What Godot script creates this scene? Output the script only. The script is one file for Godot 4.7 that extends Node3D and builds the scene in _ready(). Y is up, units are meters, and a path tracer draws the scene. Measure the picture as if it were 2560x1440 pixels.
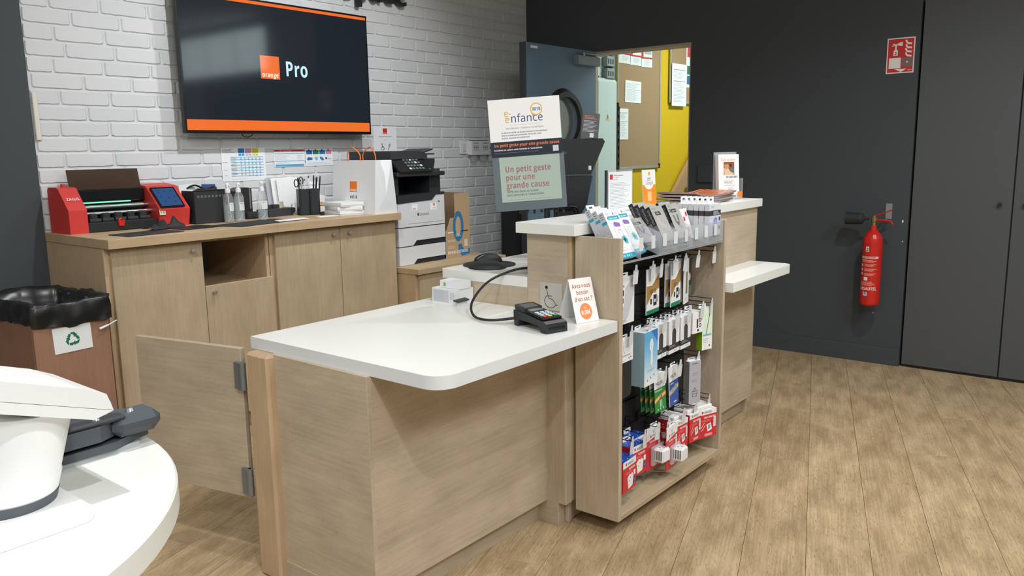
extends Node3D
# ---------------------------------------------------------------- helpers
var M := {}
var used := {}
var fonts := {}
var ts: TextServer
var rng := RandomNumberGenerator.new()

func mat(key: String, col: Color, rough := 0.6, metal := 0.0, spec := 0.5) -> StandardMaterial3D:
	if M.has(key): return M[key]
	var m := StandardMaterial3D.new()
	m.resource_name = key
	m.albedo_color = col; m.roughness = rough; m.metallic = metal; m.metallic_specular = spec
	M[key] = m
	return m
func rgb(r: float, g: float, b: float, a := 1.0) -> Color: return Color(r / 255.0, g / 255.0, b / 255.0, a)
func glass(key: String, col: Color, alpha := 0.12, rough := 0.03) -> StandardMaterial3D:
	if M.has(key): return M[key]
	var m := mat(key, Color(col.r, col.g, col.b, alpha), rough)
	m.transparency = BaseMaterial3D.TRANSPARENCY_ALPHA
	return m
func glow(key: String, col: Color, e: float) -> StandardMaterial3D:
	if M.has(key): return M[key]
	var m := mat(key, col, 0.5)
	m.emission_enabled = true; m.emission = col; m.emission_energy_multiplier = e
	return m

func mb() -> SurfaceTool:
	var st := SurfaceTool.new()
	st.begin(Mesh.PRIMITIVE_TRIANGLES)
	return st
func tri(st: SurfaceTool, a: Vector3, b: Vector3, c: Vector3, n: Vector3, ua := Vector2(), ub := Vector2(), uc := Vector2()) -> void:
	if (b - a).cross(c - a).dot(n) > 0.0:
		var t := b; b = c; c = t
		var u := ub; ub = uc; uc = u
	st.set_normal(n); st.set_uv(ua); st.add_vertex(a)
	st.set_normal(n); st.set_uv(ub); st.add_vertex(b)
	st.set_normal(n); st.set_uv(uc); st.add_vertex(c)
func quad(st: SurfaceTool, a: Vector3, b: Vector3, c: Vector3, d: Vector3, n: Vector3, ua := Vector2(), ub := Vector2(), uc := Vector2(), ud := Vector2()) -> void:
	tri(st, a, b, c, n, ua, ub, uc)
	tri(st, a, c, d, n, ua, uc, ud)
var uvo := Vector2.ZERO
func uvm(p: Vector3, ax: int, g: int) -> Vector2:
	# metres on the face, u along the grain axis g
	var a := (ax + 1) % 3
	var b := (ax + 2) % 3
	if g == b: return Vector2(p[b], p[a]) + uvo
	return Vector2(p[a], p[b]) + uvo
func bx(st: SurfaceTool, c: Vector3, s: Vector3, b := 0.0, g := 0, xf := Transform3D()) -> void:
	# chamfered box of size s about c
	var h := s * 0.5
	b = minf(b, minf(h.x, minf(h.y, h.z)) * 0.9)
	var bs := xf.basis
	for ax in 3:
		var a := (ax + 1) % 3
		var e := (ax + 2) % 3
		for sg in [-1.0, 1.0]:
			var n := Vector3.ZERO
			n[ax] = sg
			var ps := []
			for k in [[-1, -1], [1, -1], [1, 1], [-1, 1]]:
				var p := Vector3.ZERO
				p[ax] = sg * h[ax]; p[a] = k[0] * (h[a] - b); p[e] = k[1] * (h[e] - b)
				ps.append(p + c)
			quad(st, xf * ps[0], xf * ps[1], xf * ps[2], xf * ps[3], (bs * n).normalized(), uvm(ps[0], ax, g), uvm(ps[1], ax, g), uvm(ps[2], ax, g), uvm(ps[3], ax, g))
	if b <= 0.0: return
	for ax in 3:
		var a := (ax + 1) % 3
		var e := (ax + 2) % 3
		for s1 in [-1.0, 1.0]:
			for s2 in [-1.0, 1.0]:
				var n := Vector3.ZERO
				n[a] = s1; n[e] = s2
				n = n.normalized()
				var ps := []
				for k in [[-1, 0], [1, 0], [1, 1], [-1, 1]]:
					var p := Vector3.ZERO
					p[ax] = k[0] * (h[ax] - b)
					p[a] = s1 * (h[a] - (b if k[1] else 0.0)); p[e] = s2 * (h[e] - (0.0 if k[1] else b))
					ps.append(p + c)
				quad(st, xf * ps[0], xf * ps[1], xf * ps[2], xf * ps[3], (bs * n).normalized(), uvm(ps[0], a, g), uvm(ps[1], a, g), uvm(ps[2], a, g), uvm(ps[3], a, g))
	for sx in [-1.0, 1.0]:
		for sy in [-1.0, 1.0]:
			for sz in [-1.0, 1.0]:
				var sgn := Vector3(sx, sy, sz)
				tri(st, xf * (c + sgn * (h - Vector3(0, b, b))), xf * (c + sgn * (h - Vector3(b, 0, b))), xf * (c + sgn * (h - Vector3(b, b, 0))), (bs * sgn).normalized())
func bb(st: SurfaceTool, lo: Vector3, hi: Vector3, b := 0.0, g := 0) -> void:
	bx(st, (lo + hi) * 0.5, (hi - lo).abs(), b, g)
func prism(st: SurfaceTool, pts: PackedVector2Array, z0: float, z1: float, xf := Transform3D(), smooth := false, uvs := 1.0) -> void:
	# polygon in xy, extruded along z
	var t := Geometry2D.triangulate_polygon(pts)
	var bs := xf.basis
	for k in range(0, t.size(), 3):
		for z in [z0, z1]:
			var n := (bs * Vector3(0, 0, 1.0 if z == maxf(z0, z1) else -1.0)).normalized()
			var p := [pts[t[k]], pts[t[k + 1]], pts[t[k + 2]]]
			tri(st, xf * Vector3(p[0].x, p[0].y, z), xf * Vector3(p[1].x, p[1].y, z), xf * Vector3(p[2].x, p[2].y, z), n, p[0] * uvs, p[1] * uvs, p[2] * uvs)
	var cw := Geometry2D.is_polygon_clockwise(pts)
	var m := pts.size()
	var run := 0.0
	for i in m:
		var a := pts[i]
		var b := pts[(i + 1) % m]
		var d := b - a
		if d.length() < 1e-7: continue
		var nn := Vector2(d.y, -d.x).normalized() * (-1.0 if cw else 1.0)
		var na := nn
		var nb := nn
		if smooth:
			var pa := (a - pts[(i + m - 1) % m])
			var pb := (pts[(i + 2) % m] - b)
			var n1 := Vector2(pa.y, -pa.x).normalized() * (-1.0 if cw else 1.0)
			var n2 := Vector2(pb.y, -pb.x).normalized() * (-1.0 if cw else 1.0)
			if n1.dot(nn) > 0.7: na = (n1 + nn).normalized()
			if n2.dot(nn) > 0.7: nb = (n2 + nn).normalized()
		sq(st, xf * Vector3(a.x, a.y, z0), xf * Vector3(b.x, b.y, z0), xf * Vector3(b.x, b.y, z1), xf * Vector3(a.x, a.y, z1), (bs * Vector3(na.x, na.y, 0)).normalized(), (bs * Vector3(nb.x, nb.y, 0)).normalized(), Vector2(run, z0), Vector2(run + d.length(), z0), Vector2(run + d.length(), z1), Vector2(run, z1))
		run += d.length()
func sq(st: SurfaceTool, a: Vector3, b: Vector3, c: Vector3, d: Vector3, n1: Vector3, n2: Vector3, ua := Vector2(), ub := Vector2(), uc := Vector2(), ud := Vector2()) -> void:
	# quad with normal n1 at a and d, n2 at b and c
	var v := [a, b, c, a, c, d]
	var n := [n1, n2, n2, n1, n2, n1]
	var u := [ua, ub, uc, ua, uc, ud]
	for k in [0, 3]:
		var o := [k, k + 1, k + 2]
		if (v[k + 1] - v[k]).cross(v[k + 2] - v[k]).dot(n[k]) > 0.0: o = [k, k + 2, k + 1]
		for i in o:
			st.set_normal(n[i]); st.set_uv(u[i]); st.add_vertex(v[i])
func lathe(st: SurfaceTool, prof: Array, seg := 24, xf := Transform3D(), sx := 1.0, sz := 1.0) -> void:
	# profile of [radius, height] upwards, about y; sx, sz squash it
	var bs := xf.basis
	for i in prof.size() - 1:
		var r0: float = prof[i][0]
		var y0: float = prof[i][1]
		var r1: float = prof[i + 1][0]
		var y1: float = prof[i + 1][1]
		var sl := Vector2(y1 - y0, r0 - r1)
		if sl.length() < 1e-8: continue
		sl = sl.normalized()
		for k in seg:
			var a0 := TAU * k / seg
			var a1 := TAU * (k + 1) / seg
			var d0 := Vector3(cos(a0) * sx, 0, sin(a0) * sz)
			var d1 := Vector3(cos(a1) * sx, 0, sin(a1) * sz)
			var n0 := (bs * Vector3(cos(a0) / sx * sl.x, sl.y, sin(a0) / sz * sl.x)).normalized()
			var n1 := (bs * Vector3(cos(a1) / sx * sl.x, sl.y, sin(a1) / sz * sl.x)).normalized()
			var p := [xf * (d0 * r0 + Vector3(0, y0, 0)), xf * (d1 * r0 + Vector3(0, y0, 0)), xf * (d1 * r1 + Vector3(0, y1, 0)), xf * (d0 * r1 + Vector3(0, y1, 0))]
			var u0 := float(k) / seg
			var u1 := float(k + 1) / seg
			if r0 < 1e-6: sq(st, p[0], p[0], p[2], p[3], n0, n1, Vector2(u0, y0), Vector2(u1, y0), Vector2(u1, y1), Vector2(u0, y1))
			elif r1 < 1e-6: sq(st, p[0], p[1], p[2], p[2], n0, n1, Vector2(u0, y0), Vector2(u1, y0), Vector2(u1, y1), Vector2(u0, y1))
			else: sq(st, p[0], p[1], p[2], p[3], n0, n1, Vector2(u0, y0), Vector2(u1, y0), Vector2(u1, y1), Vector2(u0, y1))
func cyl(st: SurfaceTool, a: Vector3, b: Vector3, r: float, seg := 14, r2 := -1.0) -> void:
	var d := b - a
	var y := d.normalized()
	var x := y.cross(Vector3(0.31, 0.2, 0.93)).normalized()
	var z := x.cross(y)
	if r2 < 0.0: r2 = r
	lathe(st, [[0.0, 0.0], [r, 0.0], [r2, d.length()], [0.0, d.length()]], seg, Transform3D(Basis(x, y, z), a))
func tube(st: SurfaceTool, pts: Array, r: float, seg := 8) -> void:
	var n := pts.size()
	var rings := []
	var px := Vector3.ZERO
	for i in n:
		var t: Vector3 = (pts[mini(i + 1, n - 1)] - pts[maxi(i - 1, 0)]).normalized()
		var x: Vector3 = (px - t * px.dot(t)) if i else t.cross(Vector3(0.3, 0.9, 0.21))
		x = x.normalized()
		px = x
		var z := t.cross(x)
		var ring := []
		for k in seg: ring.append((x * cos(TAU * k / seg) + z * sin(TAU * k / seg)))
		rings.append(ring)
	for i in n - 1:
		for k in seg:
			var l := (k + 1) % seg
			var n0: Vector3 = rings[i][k]
			var n1: Vector3 = rings[i][l]
			var n2: Vector3 = rings[i + 1][l]
			var n3: Vector3 = rings[i + 1][k]
			sq(st, pts[i] + n0 * r, pts[i] + n1 * r, pts[i + 1] + n2 * r, pts[i + 1] + n3 * r, n0, n1)
	for e in [0, n - 1]:
		var nn: Vector3 = (pts[e] - pts[1 if e == 0 else n - 2]).normalized()
		for k in range(1, seg - 1):
			tri(st, pts[e] + rings[e][0] * r, pts[e] + rings[e][k] * r, pts[e] + rings[e][k + 1] * r, nn)
func curve(ctrl: Array, n := 24) -> Array:
	# smooth path through the points
	var out := []
	var m := ctrl.size()
	for i in m - 1:
		var a: Vector3 = ctrl[maxi(i - 1, 0)]
		var b: Vector3 = ctrl[i]
		var c: Vector3 = ctrl[i + 1]
		var d: Vector3 = ctrl[mini(i + 2, m - 1)]
		var k := maxi(2, n / (m - 1))
		for j in k: out.append(b.cubic_interpolate(c, a, d, float(j) / k))
	out.append(ctrl[m - 1])
	return out
func rrect(w: float, h: float, r: float, k := 5, ox := 0.0, oy := 0.0) -> PackedVector2Array:
	var p := PackedVector2Array()
	for c in [[1, 1, 0], [-1, 1, 1], [-1, -1, 2], [1, -1, 3]]:
		for i in k + 1:
			var a: float = PI / 2 * (c[2] + float(i) / k)
			p.append(Vector2(ox + c[0] * (w / 2 - r) + cos(a) * r, oy + c[1] * (h / 2 - r) + sin(a) * r))
	return p
func poly(a: Array) -> PackedVector2Array:
	var p := PackedVector2Array()
	for i in range(0, a.size(), 2): p.append(Vector2(a[i], a[i + 1]))
	return p
func circ(r: float, k := 24, ox := 0.0, oy := 0.0) -> PackedVector2Array:
	var p := PackedVector2Array()
	for i in k: p.append(Vector2(ox + cos(TAU * i / k) * r, oy + sin(TAU * i / k) * r))
	return p
func T(o := Vector3.ZERO, rx := 0.0, ry := 0.0, rz := 0.0) -> Transform3D:
	return Transform3D(Basis.from_euler(Vector3(deg_to_rad(rx), deg_to_rad(ry), deg_to_rad(rz))), o)
# prism() works in xy along z: these lay it flat (y up) or on its side (along x)
func FLAT(o := Vector3.ZERO) -> Transform3D: return Transform3D(Basis(Vector3(1, 0, 0), Vector3(0, 0, -1), Vector3(0, 1, 0)), o)
func SIDE(o := Vector3.ZERO) -> Transform3D: return Transform3D(Basis(Vector3(0, 0, -1), Vector3(0, 1, 0), Vector3(1, 0, 0)), o)

func numbered(called: String) -> String:
	used[called] = used.get(called, 0) + 1
	return called if used[called] == 1 else "%s_%03d" % [called, used[called] - 1]
func obj(called: String, st, m: Material, parent: Node = self, xf := Transform3D()) -> MeshInstance3D:
	var o := MeshInstance3D.new()
	o.name = numbered(called) if parent == self else called
	o.mesh = st.commit() if st is SurfaceTool else st
	o.material_override = m
	o.transform = xf
	parent.add_child(o, true)
	return o
func tag(o: Node, label: String, cat: String, group := "") -> Node:
	o.set_meta("label", label); o.set_meta("category", cat)
	if group: o.set_meta("group", group)
	return o
func thing(called: String, label: String, cat: String, at := Vector3.ZERO, turn := 0.0, group := "") -> Node3D:
	var o := Node3D.new()
	o.name = numbered(called)
	add_child(o, true)
	o.position = at; o.rotation.y = deg_to_rad(turn)
	tag(o, label, cat, group)
	return o
func dup(o: Node3D, xf: Transform3D, label := "") -> Node3D:
	var c: Node3D = o.duplicate()
	var nm := String(o.name)
	var cut := nm.rfind("_0")
	c.name = numbered(nm.substr(0, cut) if cut > 0 else nm)
	add_child(c, true)
	c.transform = xf
	if label: c.set_meta("label", label)
	return c
func struct(called: String, st, m: Material) -> MeshInstance3D:
	var o := obj(called, st, m)
	o.set_meta("kind", "structure")
	return o
func box_part(called: String, lo: Vector3, hi: Vector3, m: Material, parent: Node, b := 0.002, g := 0) -> MeshInstance3D:
	var st := mb()
	bb(st, lo, hi, b, g)
	return obj(called, st, m, parent)

# ---------------------------------------------------------------- printing: flat print on cards, labels and screens
class Sheet:
	var im: Image
	var host
	var k: float
	func px(c: Color, x: float, y: float, w: float, h: float) -> void:
		im.fill_rect(Rect2i(roundi(x * k), roundi(y * k), maxi(1, roundi(w * k)), maxi(1, roundi(h * k))), c)
	func lines(c: Color, x: float, y: float, w: float, n: int, pitch: float, th := 0.8) -> void:
		for i in n:
			var f := 1.0 - 0.32 * absf(sin(i * 2.3 + x + 1.0))
			var xx := x
			while xx < x + w * f:
				var l := 2.0 + 3.0 * absf(sin(xx * 3.1 + i * 1.7))
				px(c, xx, y + i * pitch, minf(l, x + w * f - xx), th)
				xx += l + 0.9
	func disc(c: Color, cx: float, cy: float, r: float, r0 := 0.0) -> void:
		for y in range(int((cy - r) * k), int((cy + r) * k) + 1):
			for x in range(int((cx - r) * k), int((cx + r) * k) + 1):
				if x < 0 or y < 0 or x >= im.get_width() or y >= im.get_height(): continue
				var d := Vector2(x / k - cx, y / k - cy).length()
				if d <= r and d >= r0: im.set_pixel(x, y, c)
	func shape(c: Color, pts: Array) -> void:
		var pg := PackedVector2Array()
		var lo := Vector2(1e9, 1e9)
		var hi := -lo
		for i in range(0, pts.size(), 2):
			var p := Vector2(pts[i], pts[i + 1]) * k
			pg.append(p); lo = lo.min(p); hi = hi.max(p)
		for y in range(maxi(0, int(lo.y)), mini(im.get_height(), int(hi.y) + 2)):
			for x in range(maxi(0, int(lo.x)), mini(im.get_width(), int(hi.x) + 2)):
				if Geometry2D.is_point_in_polygon(Vector2(x + 0.5, y + 0.5), pg): im.set_pixel(x, y, c)
	func stroke(c: Color, pts: Array, w: float) -> void:
		for i in range(0, pts.size() - 2, 2):
			var a := Vector2(pts[i], pts[i + 1])
			var b := Vector2(pts[i + 2], pts[i + 3])
			var n := (b - a).orthogonal().normalized() * w / 2
			shape(c, [a.x + n.x, a.y + n.y, b.x + n.x, b.y + n.y, b.x - n.x, b.y - n.y, a.x - n.x, a.y - n.y])
			disc(c, b.x, b.y, w / 2)
	func text(c: Color, s: String, x: float, y: float, size: float, bold := false, mid := false, squeeze := 1.0) -> float:
		return host.ink(im, c, s, x * k, y * k, size * k, bold, mid, squeeze) / k
func font(bold: bool) -> RID:
	if not fonts.has(bold):
		var f := SystemFont.new()
		f.font_names = PackedStringArray(["Droid Sans"]); f.font_weight = 700 if bold else 400
		fonts[bold] = f
	return fonts[bold].get_rids()[0]
func ink(im: Image, col: Color, s: String, x: float, y: float, size: float, bold: bool, mid: bool, squeeze: float) -> float:
	if ts == null: ts = TextServerManager.get_primary_interface()
	var f := font(bold)
	var z := maxi(6, roundi(size))
	var sz := Vector2i(z, 0)
	var ids := []
	var wide := 0.0
	for ch in s:
		var g := ts.font_get_glyph_index(f, z, ch.unicode_at(0), 0)
		ts.font_render_glyph(f, sz, g)
		ids.append(g)
		wide += ts.font_get_glyph_advance(f, z, g).x * squeeze
	var pen := x - (wide / 2 if mid else 0.0)
	for g in ids:
		var r: Rect2 = ts.font_get_glyph_uv_rect(f, sz, g)
		var t := ts.font_get_glyph_texture_idx(f, sz, g)
		if t >= 0 and r.size.x > 0:
			var part := ts.font_get_texture_image(f, sz, t).get_region(Rect2i(r))
			part.convert(Image.FORMAT_RGBA8)
			if squeeze != 1.0: part.resize(maxi(1, roundi(r.size.x * squeeze)), int(r.size.y), Image.INTERPOLATE_BILINEAR)
			var d := part.get_data()
			for i in range(0, d.size(), 4):
				d[i] = int(col.r * 255); d[i + 1] = int(col.g * 255); d[i + 2] = int(col.b * 255)
			part = Image.create_from_data(part.get_width(), part.get_height(), false, Image.FORMAT_RGBA8, d)
			var off := ts.font_get_glyph_offset(f, sz, g)
			im.blend_rect(part, Rect2i(0, 0, part.get_width(), part.get_height()), Vector2i(roundi(pen + off.x * squeeze), roundi(y + off.y)))
		pen += ts.font_get_glyph_advance(f, z, g).x * squeeze
	return wide
func sheet(w: float, h: float, bg: Color, k := 2.0) -> Sheet:
	var s := Sheet.new()
	s.host = self; s.k = k
	s.im = Image.create(maxi(4, roundi(w * k)), maxi(4, roundi(h * k)), false, Image.FORMAT_RGBA8)
	s.im.fill(bg)
	return s
func printed(key: String, s: Sheet, rough := 0.5, em := 0.0) -> StandardMaterial3D:
	var m := mat(key, Color.WHITE, rough)
	m.albedo_texture = ImageTexture.create_from_image(s.im)
	m.texture_repeat = false
	if em > 0.0:
		m.emission_enabled = true; m.emission_texture = m.albedo_texture
		m.emission = Color.BLACK; m.emission_energy_multiplier = em
		m.emission_operator = BaseMaterial3D.EMISSION_OP_ADD
		m.albedo_texture = null
		m.albedo_color = Color(0.02, 0.022, 0.025)
	return m
# a slab, its printed face towards +z: x -w/2..w/2, y 0..h, z 0..t
func card_mesh(w: float, h: float, t: float, face: Material, rest: Material, left: Material = null, top: Material = null, back: Material = null) -> ArrayMesh:
	var am := ArrayMesh.new()
	var x := w / 2
	var u := [Vector2(0, 1), Vector2(1, 1), Vector2(1, 0), Vector2(0, 0)]
	var sides := [
		[Vector3(-x, 0, t), Vector3(x, 0, t), Vector3(x, h, t), Vector3(-x, h, t), Vector3(0, 0, 1), face],
		[Vector3(-x, 0, 0), Vector3(-x, 0, t), Vector3(-x, h, t), Vector3(-x, h, 0), Vector3(-1, 0, 0), left if left else rest],
		[Vector3(-x, h, t), Vector3(x, h, t), Vector3(x, h, 0), Vector3(-x, h, 0), Vector3(0, 1, 0), top if top else rest],
		[Vector3(x, 0, 0), Vector3(-x, 0, 0), Vector3(-x, h, 0), Vector3(x, h, 0), Vector3(0, 0, -1), back if back else rest],
		[Vector3(x, 0, t), Vector3(x, 0, 0), Vector3(x, h, 0), Vector3(x, h, t), Vector3(1, 0, 0), left if left else rest],
		[Vector3(-x, 0, 0), Vector3(x, 0, 0), Vector3(x, 0, t), Vector3(-x, 0, t), Vector3(0, -1, 0), rest]]
	for s in sides:
		var st := mb()
		quad(st, s[0], s[1], s[2], s[3], s[4], u[0], u[1], u[2], u[3])
		st.set_material(s[5])
		st.commit(am)
	return am
func card(called: String, w: float, h: float, t: float, face: Material, rest: Material, parent: Node = self, xf := Transform3D(), left: Material = null, top: Material = null, back: Material = null) -> MeshInstance3D:
	var o := MeshInstance3D.new()
	o.name = numbered(called) if parent == self else called
	o.mesh = card_mesh(w, h, t, face, rest, left, top, back)
	o.transform = xf
	parent.add_child(o, true)
	return o
func letters(called: String, s: String, size: float, depth: float, m: Material, parent: Node, xf: Transform3D, bold := true, align := HORIZONTAL_ALIGNMENT_CENTER) -> MeshInstance3D:
	var tm := TextMesh.new()
	var f := SystemFont.new()
	f.font_names = PackedStringArray(["Droid Sans"]); f.font_weight = 700 if bold else 400
	tm.font = f; tm.text = s; tm.font_size = 64; tm.pixel_size = size / 64.0; tm.depth = depth
	tm.horizontal_alignment = align; tm.curve_step = 2.0
	return obj(called, tm, m, parent, xf)

# ---------------------------------------------------------------- textures computed from noise
func noise_bytes(w: int, h: int, sx: int, sy: int, sd: int, freq := 0.08, oct := 3) -> PackedByteArray:
	# noise stretched sx, sy times, one byte a pixel
	var n := FastNoiseLite.new()
	n.seed = sd; n.frequency = freq; n.fractal_octaves = oct
	var im := n.get_seamless_image(maxi(4, w / sx), maxi(4, h / sy))
	im.convert(Image.FORMAT_L8)
	im.resize(w, h, Image.INTERPOLATE_CUBIC)
	return im.get_data()
func wood_texture(sd: int, w: int, h: int, lo: Color, hi: Color, wave: float, line: float, spots: float) -> ImageTexture:
	var a := noise_bytes(w, h, 8, 4, sd, 0.03, 3)
	var b := noise_bytes(w, h, 24, 1, sd + 1, 0.09, 3)
	var c := noise_bytes(w, h, 6, 1, sd + 2, 0.16, 4)
	var warp := noise_bytes(w, h, 10, 6, sd + 3, 0.05, 2)
	var d := PackedByteArray()
	d.resize(w * h * 3)
	for y in h:
		for x in w:
			var i := y * w + x
			var yy := float(y) / h * 46.0 + warp[i] / 255.0 * wave
			var ring := absf(fposmod(yy, 1.0) - 0.5) * 2.0
			var t := 0.42 * a[i] / 255.0 + 0.38 * b[i] / 255.0 + 0.2
			t -= line * pow(1.0 - ring, 3.0) * (a[(i * 7) % (w * h)] / 255.0)
			var sp := c[i] / 255.0
			if sp < 0.36: t -= spots * (0.36 - sp) * 5.0 * (b[i] / 255.0)
			t = clampf(t, 0.0, 1.0)
			d[i * 3] = int(255.0 * lerpf(lo.r, hi.r, t)); d[i * 3 + 1] = int(255.0 * lerpf(lo.g, hi.g, t)); d[i * 3 + 2] = int(255.0 * lerpf(lo.b, hi.b, t))
	return ImageTexture.create_from_image(Image.create_from_data(w, h, false, Image.FORMAT_RGB8, d))
func speckle(sd: int, w: int, lo: float, hi: float, freq := 0.1, oct := 4) -> ImageTexture:
	var a := noise_bytes(w, w, 1, 1, sd, freq, oct)
	for i in a.size(): a[i] = int(255.0 * lerpf(lo, hi, a[i] / 255.0))
	return ImageTexture.create_from_image(Image.create_from_data(w, w, false, Image.FORMAT_L8, a))
func wood(key: String, tex: Texture2D, tint: Color, rough := 0.55, su := 0.9, sv := 1.6) -> StandardMaterial3D:
	var m := mat(key, tint, rough, 0.0, 0.4)
	m.albedo_texture = tex
	m.uv1_scale = Vector3(su, sv, 1)
	return m

func spot(at: Vector3, aim: Vector3, e: float, ang: float, where: String) -> void:
	# recessed ceiling spot: trim ring, glowing lens and its light
	var t := thing("ceiling_spot", "round recessed ceiling spot " + where, "spotlight", at, 0.0, "recessed ceiling spots")
	var st := mb()
	lathe(st, [[0.034, -0.002], [0.052, -0.004], [0.056, 0.0], [0.034, 0.0]], 20)
	obj("trim_ring", st, M.white_paint, t)
	st = mb()
	lathe(st, [[0.0, 0.004], [0.033, 0.004]], 20)
	obj("lens", st, glow("lamp_lens", Color(1, 0.97, 0.92), 6.0), t)
	var l := SpotLight3D.new()
	l.name = "lamp"
	t.add_child(l)
	l.position = Vector3(0, -0.03, 0)
	l.basis = Basis.looking_at(aim - at, Vector3(0, 0, 1) if absf((aim - at).normalized().y) > 0.95 else Vector3.UP)
	l.light_color = Color(0.975, 0.988, 1.0); l.light_energy = e; l.spot_angle = ang; l.spot_angle_attenuation = 0.85
	l.light_size = 0.022; l.spot_range = 12.0; l.spot_attenuation = 2.0; l.shadow_enabled = true
func panel_light(at: Vector3, w: float, d: float, e: float, where: String, col := Color(0.955, 0.98, 1.0)) -> void:  # unseen glowing panel, added only for soft fill light
	var t := thing("ceiling_panel_light", "added flat white fill light panel " + where, "ceiling light", at, 0.0, "added fill light panels")
	box_part("frame", Vector3(-w / 2 - 0.02, -0.012, -d / 2 - 0.02), Vector3(w / 2 + 0.02, 0.0, d / 2 + 0.02), M.white_paint, t)
	box_part("diffuser", Vector3(-w / 2, -0.016, -d / 2), Vector3(w / 2, -0.012, d / 2), glow("fill_panel_glow", Color(1, 0.98, 0.96), 2.2), t, 0.0)
	var l := AreaLight3D.new()
	l.name = "lamp"
	t.add_child(l)
	l.position = Vector3(0, -0.03, 0); l.rotation.x = -PI / 2
	l.area_size = Vector2(w, d); l.light_color = col; l.light_energy = e
	l.area_range = 14.0; l.shadow_enabled = true

func _ready() -> void:
	rng.seed = 7
	# ---------------- camera
	var cam := Camera3D.new()
	cam.name = "camera"
	add_child(cam)
	var ya := deg_to_rad(38.9037)
	var pa := deg_to_rad(9.6777)
	var ra := deg_to_rad(-0.891)
	var fw0 := Vector3(cos(ya), 0, -sin(ya))
	var rt0 := Vector3(sin(ya), 0, cos(ya))
	var fwd := fw0 * cos(pa) - Vector3.UP * sin(pa)
	var up1 := Vector3.UP * cos(pa) + fw0 * sin(pa)
	cam.transform = Transform3D(Basis(rt0 * cos(ra) + up1 * sin(ra), up1 * cos(ra) - rt0 * sin(ra), -fwd), Vector3(0, 1.34, 0))
	cam.fov = 39.204
	cam.near = 0.05; cam.far = 60.0
	# ---------------- environment and exposure
	var we := WorldEnvironment.new()
	we.name = "world"
	var env := Environment.new()
	env.background_mode = Environment.BG_COLOR
	env.background_color = Color(0.02, 0.02, 0.02)
	env.tonemap_mode = Environment.TONE_MAPPER_LINEAR
	env.tonemap_exposure = 1.2
	env.sdfgi_enabled = true; env.ssao_enabled = true; env.ssil_enabled = true
	we.environment = env
	add_child(we)
	# ---------------- the shop's ceiling spots, and unseen panels added for soft fill
	mat("white_paint", rgb(225, 225, 222), 0.6)
	panel_light(Vector3(0.2, 2.9, 1.4), 1.2, 0.6, 4.5, "behind the camera")
	panel_light(Vector3(3.0, 2.9, 1.0), 1.2, 0.6, 4.0, "in front of the cupboards")
	panel_light(Vector3(-1.5, 2.9, -1.3), 0.6, 1.2, 2.6, "left of the round table")  # added to brighten the faces turned to the left
	spot(Vector3(0.35, 2.9, 0.1), Vector3(1.4, 0.8, -1.3), 1.5, 50, "aimed at the desk corner")
	spot(Vector3(0.1, 2.9, -1.5), Vector3(1.7, 0.6, -3.0), 1.2, 40, "aimed at the left cabinets")
	spot(Vector3(2.1, 2.9, -2.4), Vector3(2.2, 1.3, -4.0), 1.7, 44, "in front of the television's left half")
	spot(Vector3(3.15, 2.9, -2.35), Vector3(3.2, 1.2, -4.0), 1.7, 44, "in front of the television's right half")
	spot(Vector3(3.6, 2.9, -1.9), Vector3(2.9, 0.6, -1.4), 1.2, 46, "above the counter")
	spot(Vector3(3.3, 2.9, -0.4), Vector3(4.2, 0.3, -1.0), 1.8, 50, "above the open floor")
	spot(Vector3(1.9, 2.9, -0.3), Vector3(2.5, 0.7, -1.5), 1.3, 46, "in front of the product stand")
	spot(Vector3(1.0, 2.9, -2.75), Vector3(1.25, 0.0, -2.6), 1.0, 40, "above the swing gate")
	spot(Vector3(0.25, 2.9, -1.0), Vector3(0.3, 0.9, -1.05), 1.9, 40, "above the round table")
	materials()
	room()
	back_room()
	cabinets()
	desk()
	counter()
	on_brick_wall()
	on_worktop()
	printing_corner()
	on_desk()
	behind_counter()
	on_counter()
	display_stand()
	right_wall_things()
	left_foreground()

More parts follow.
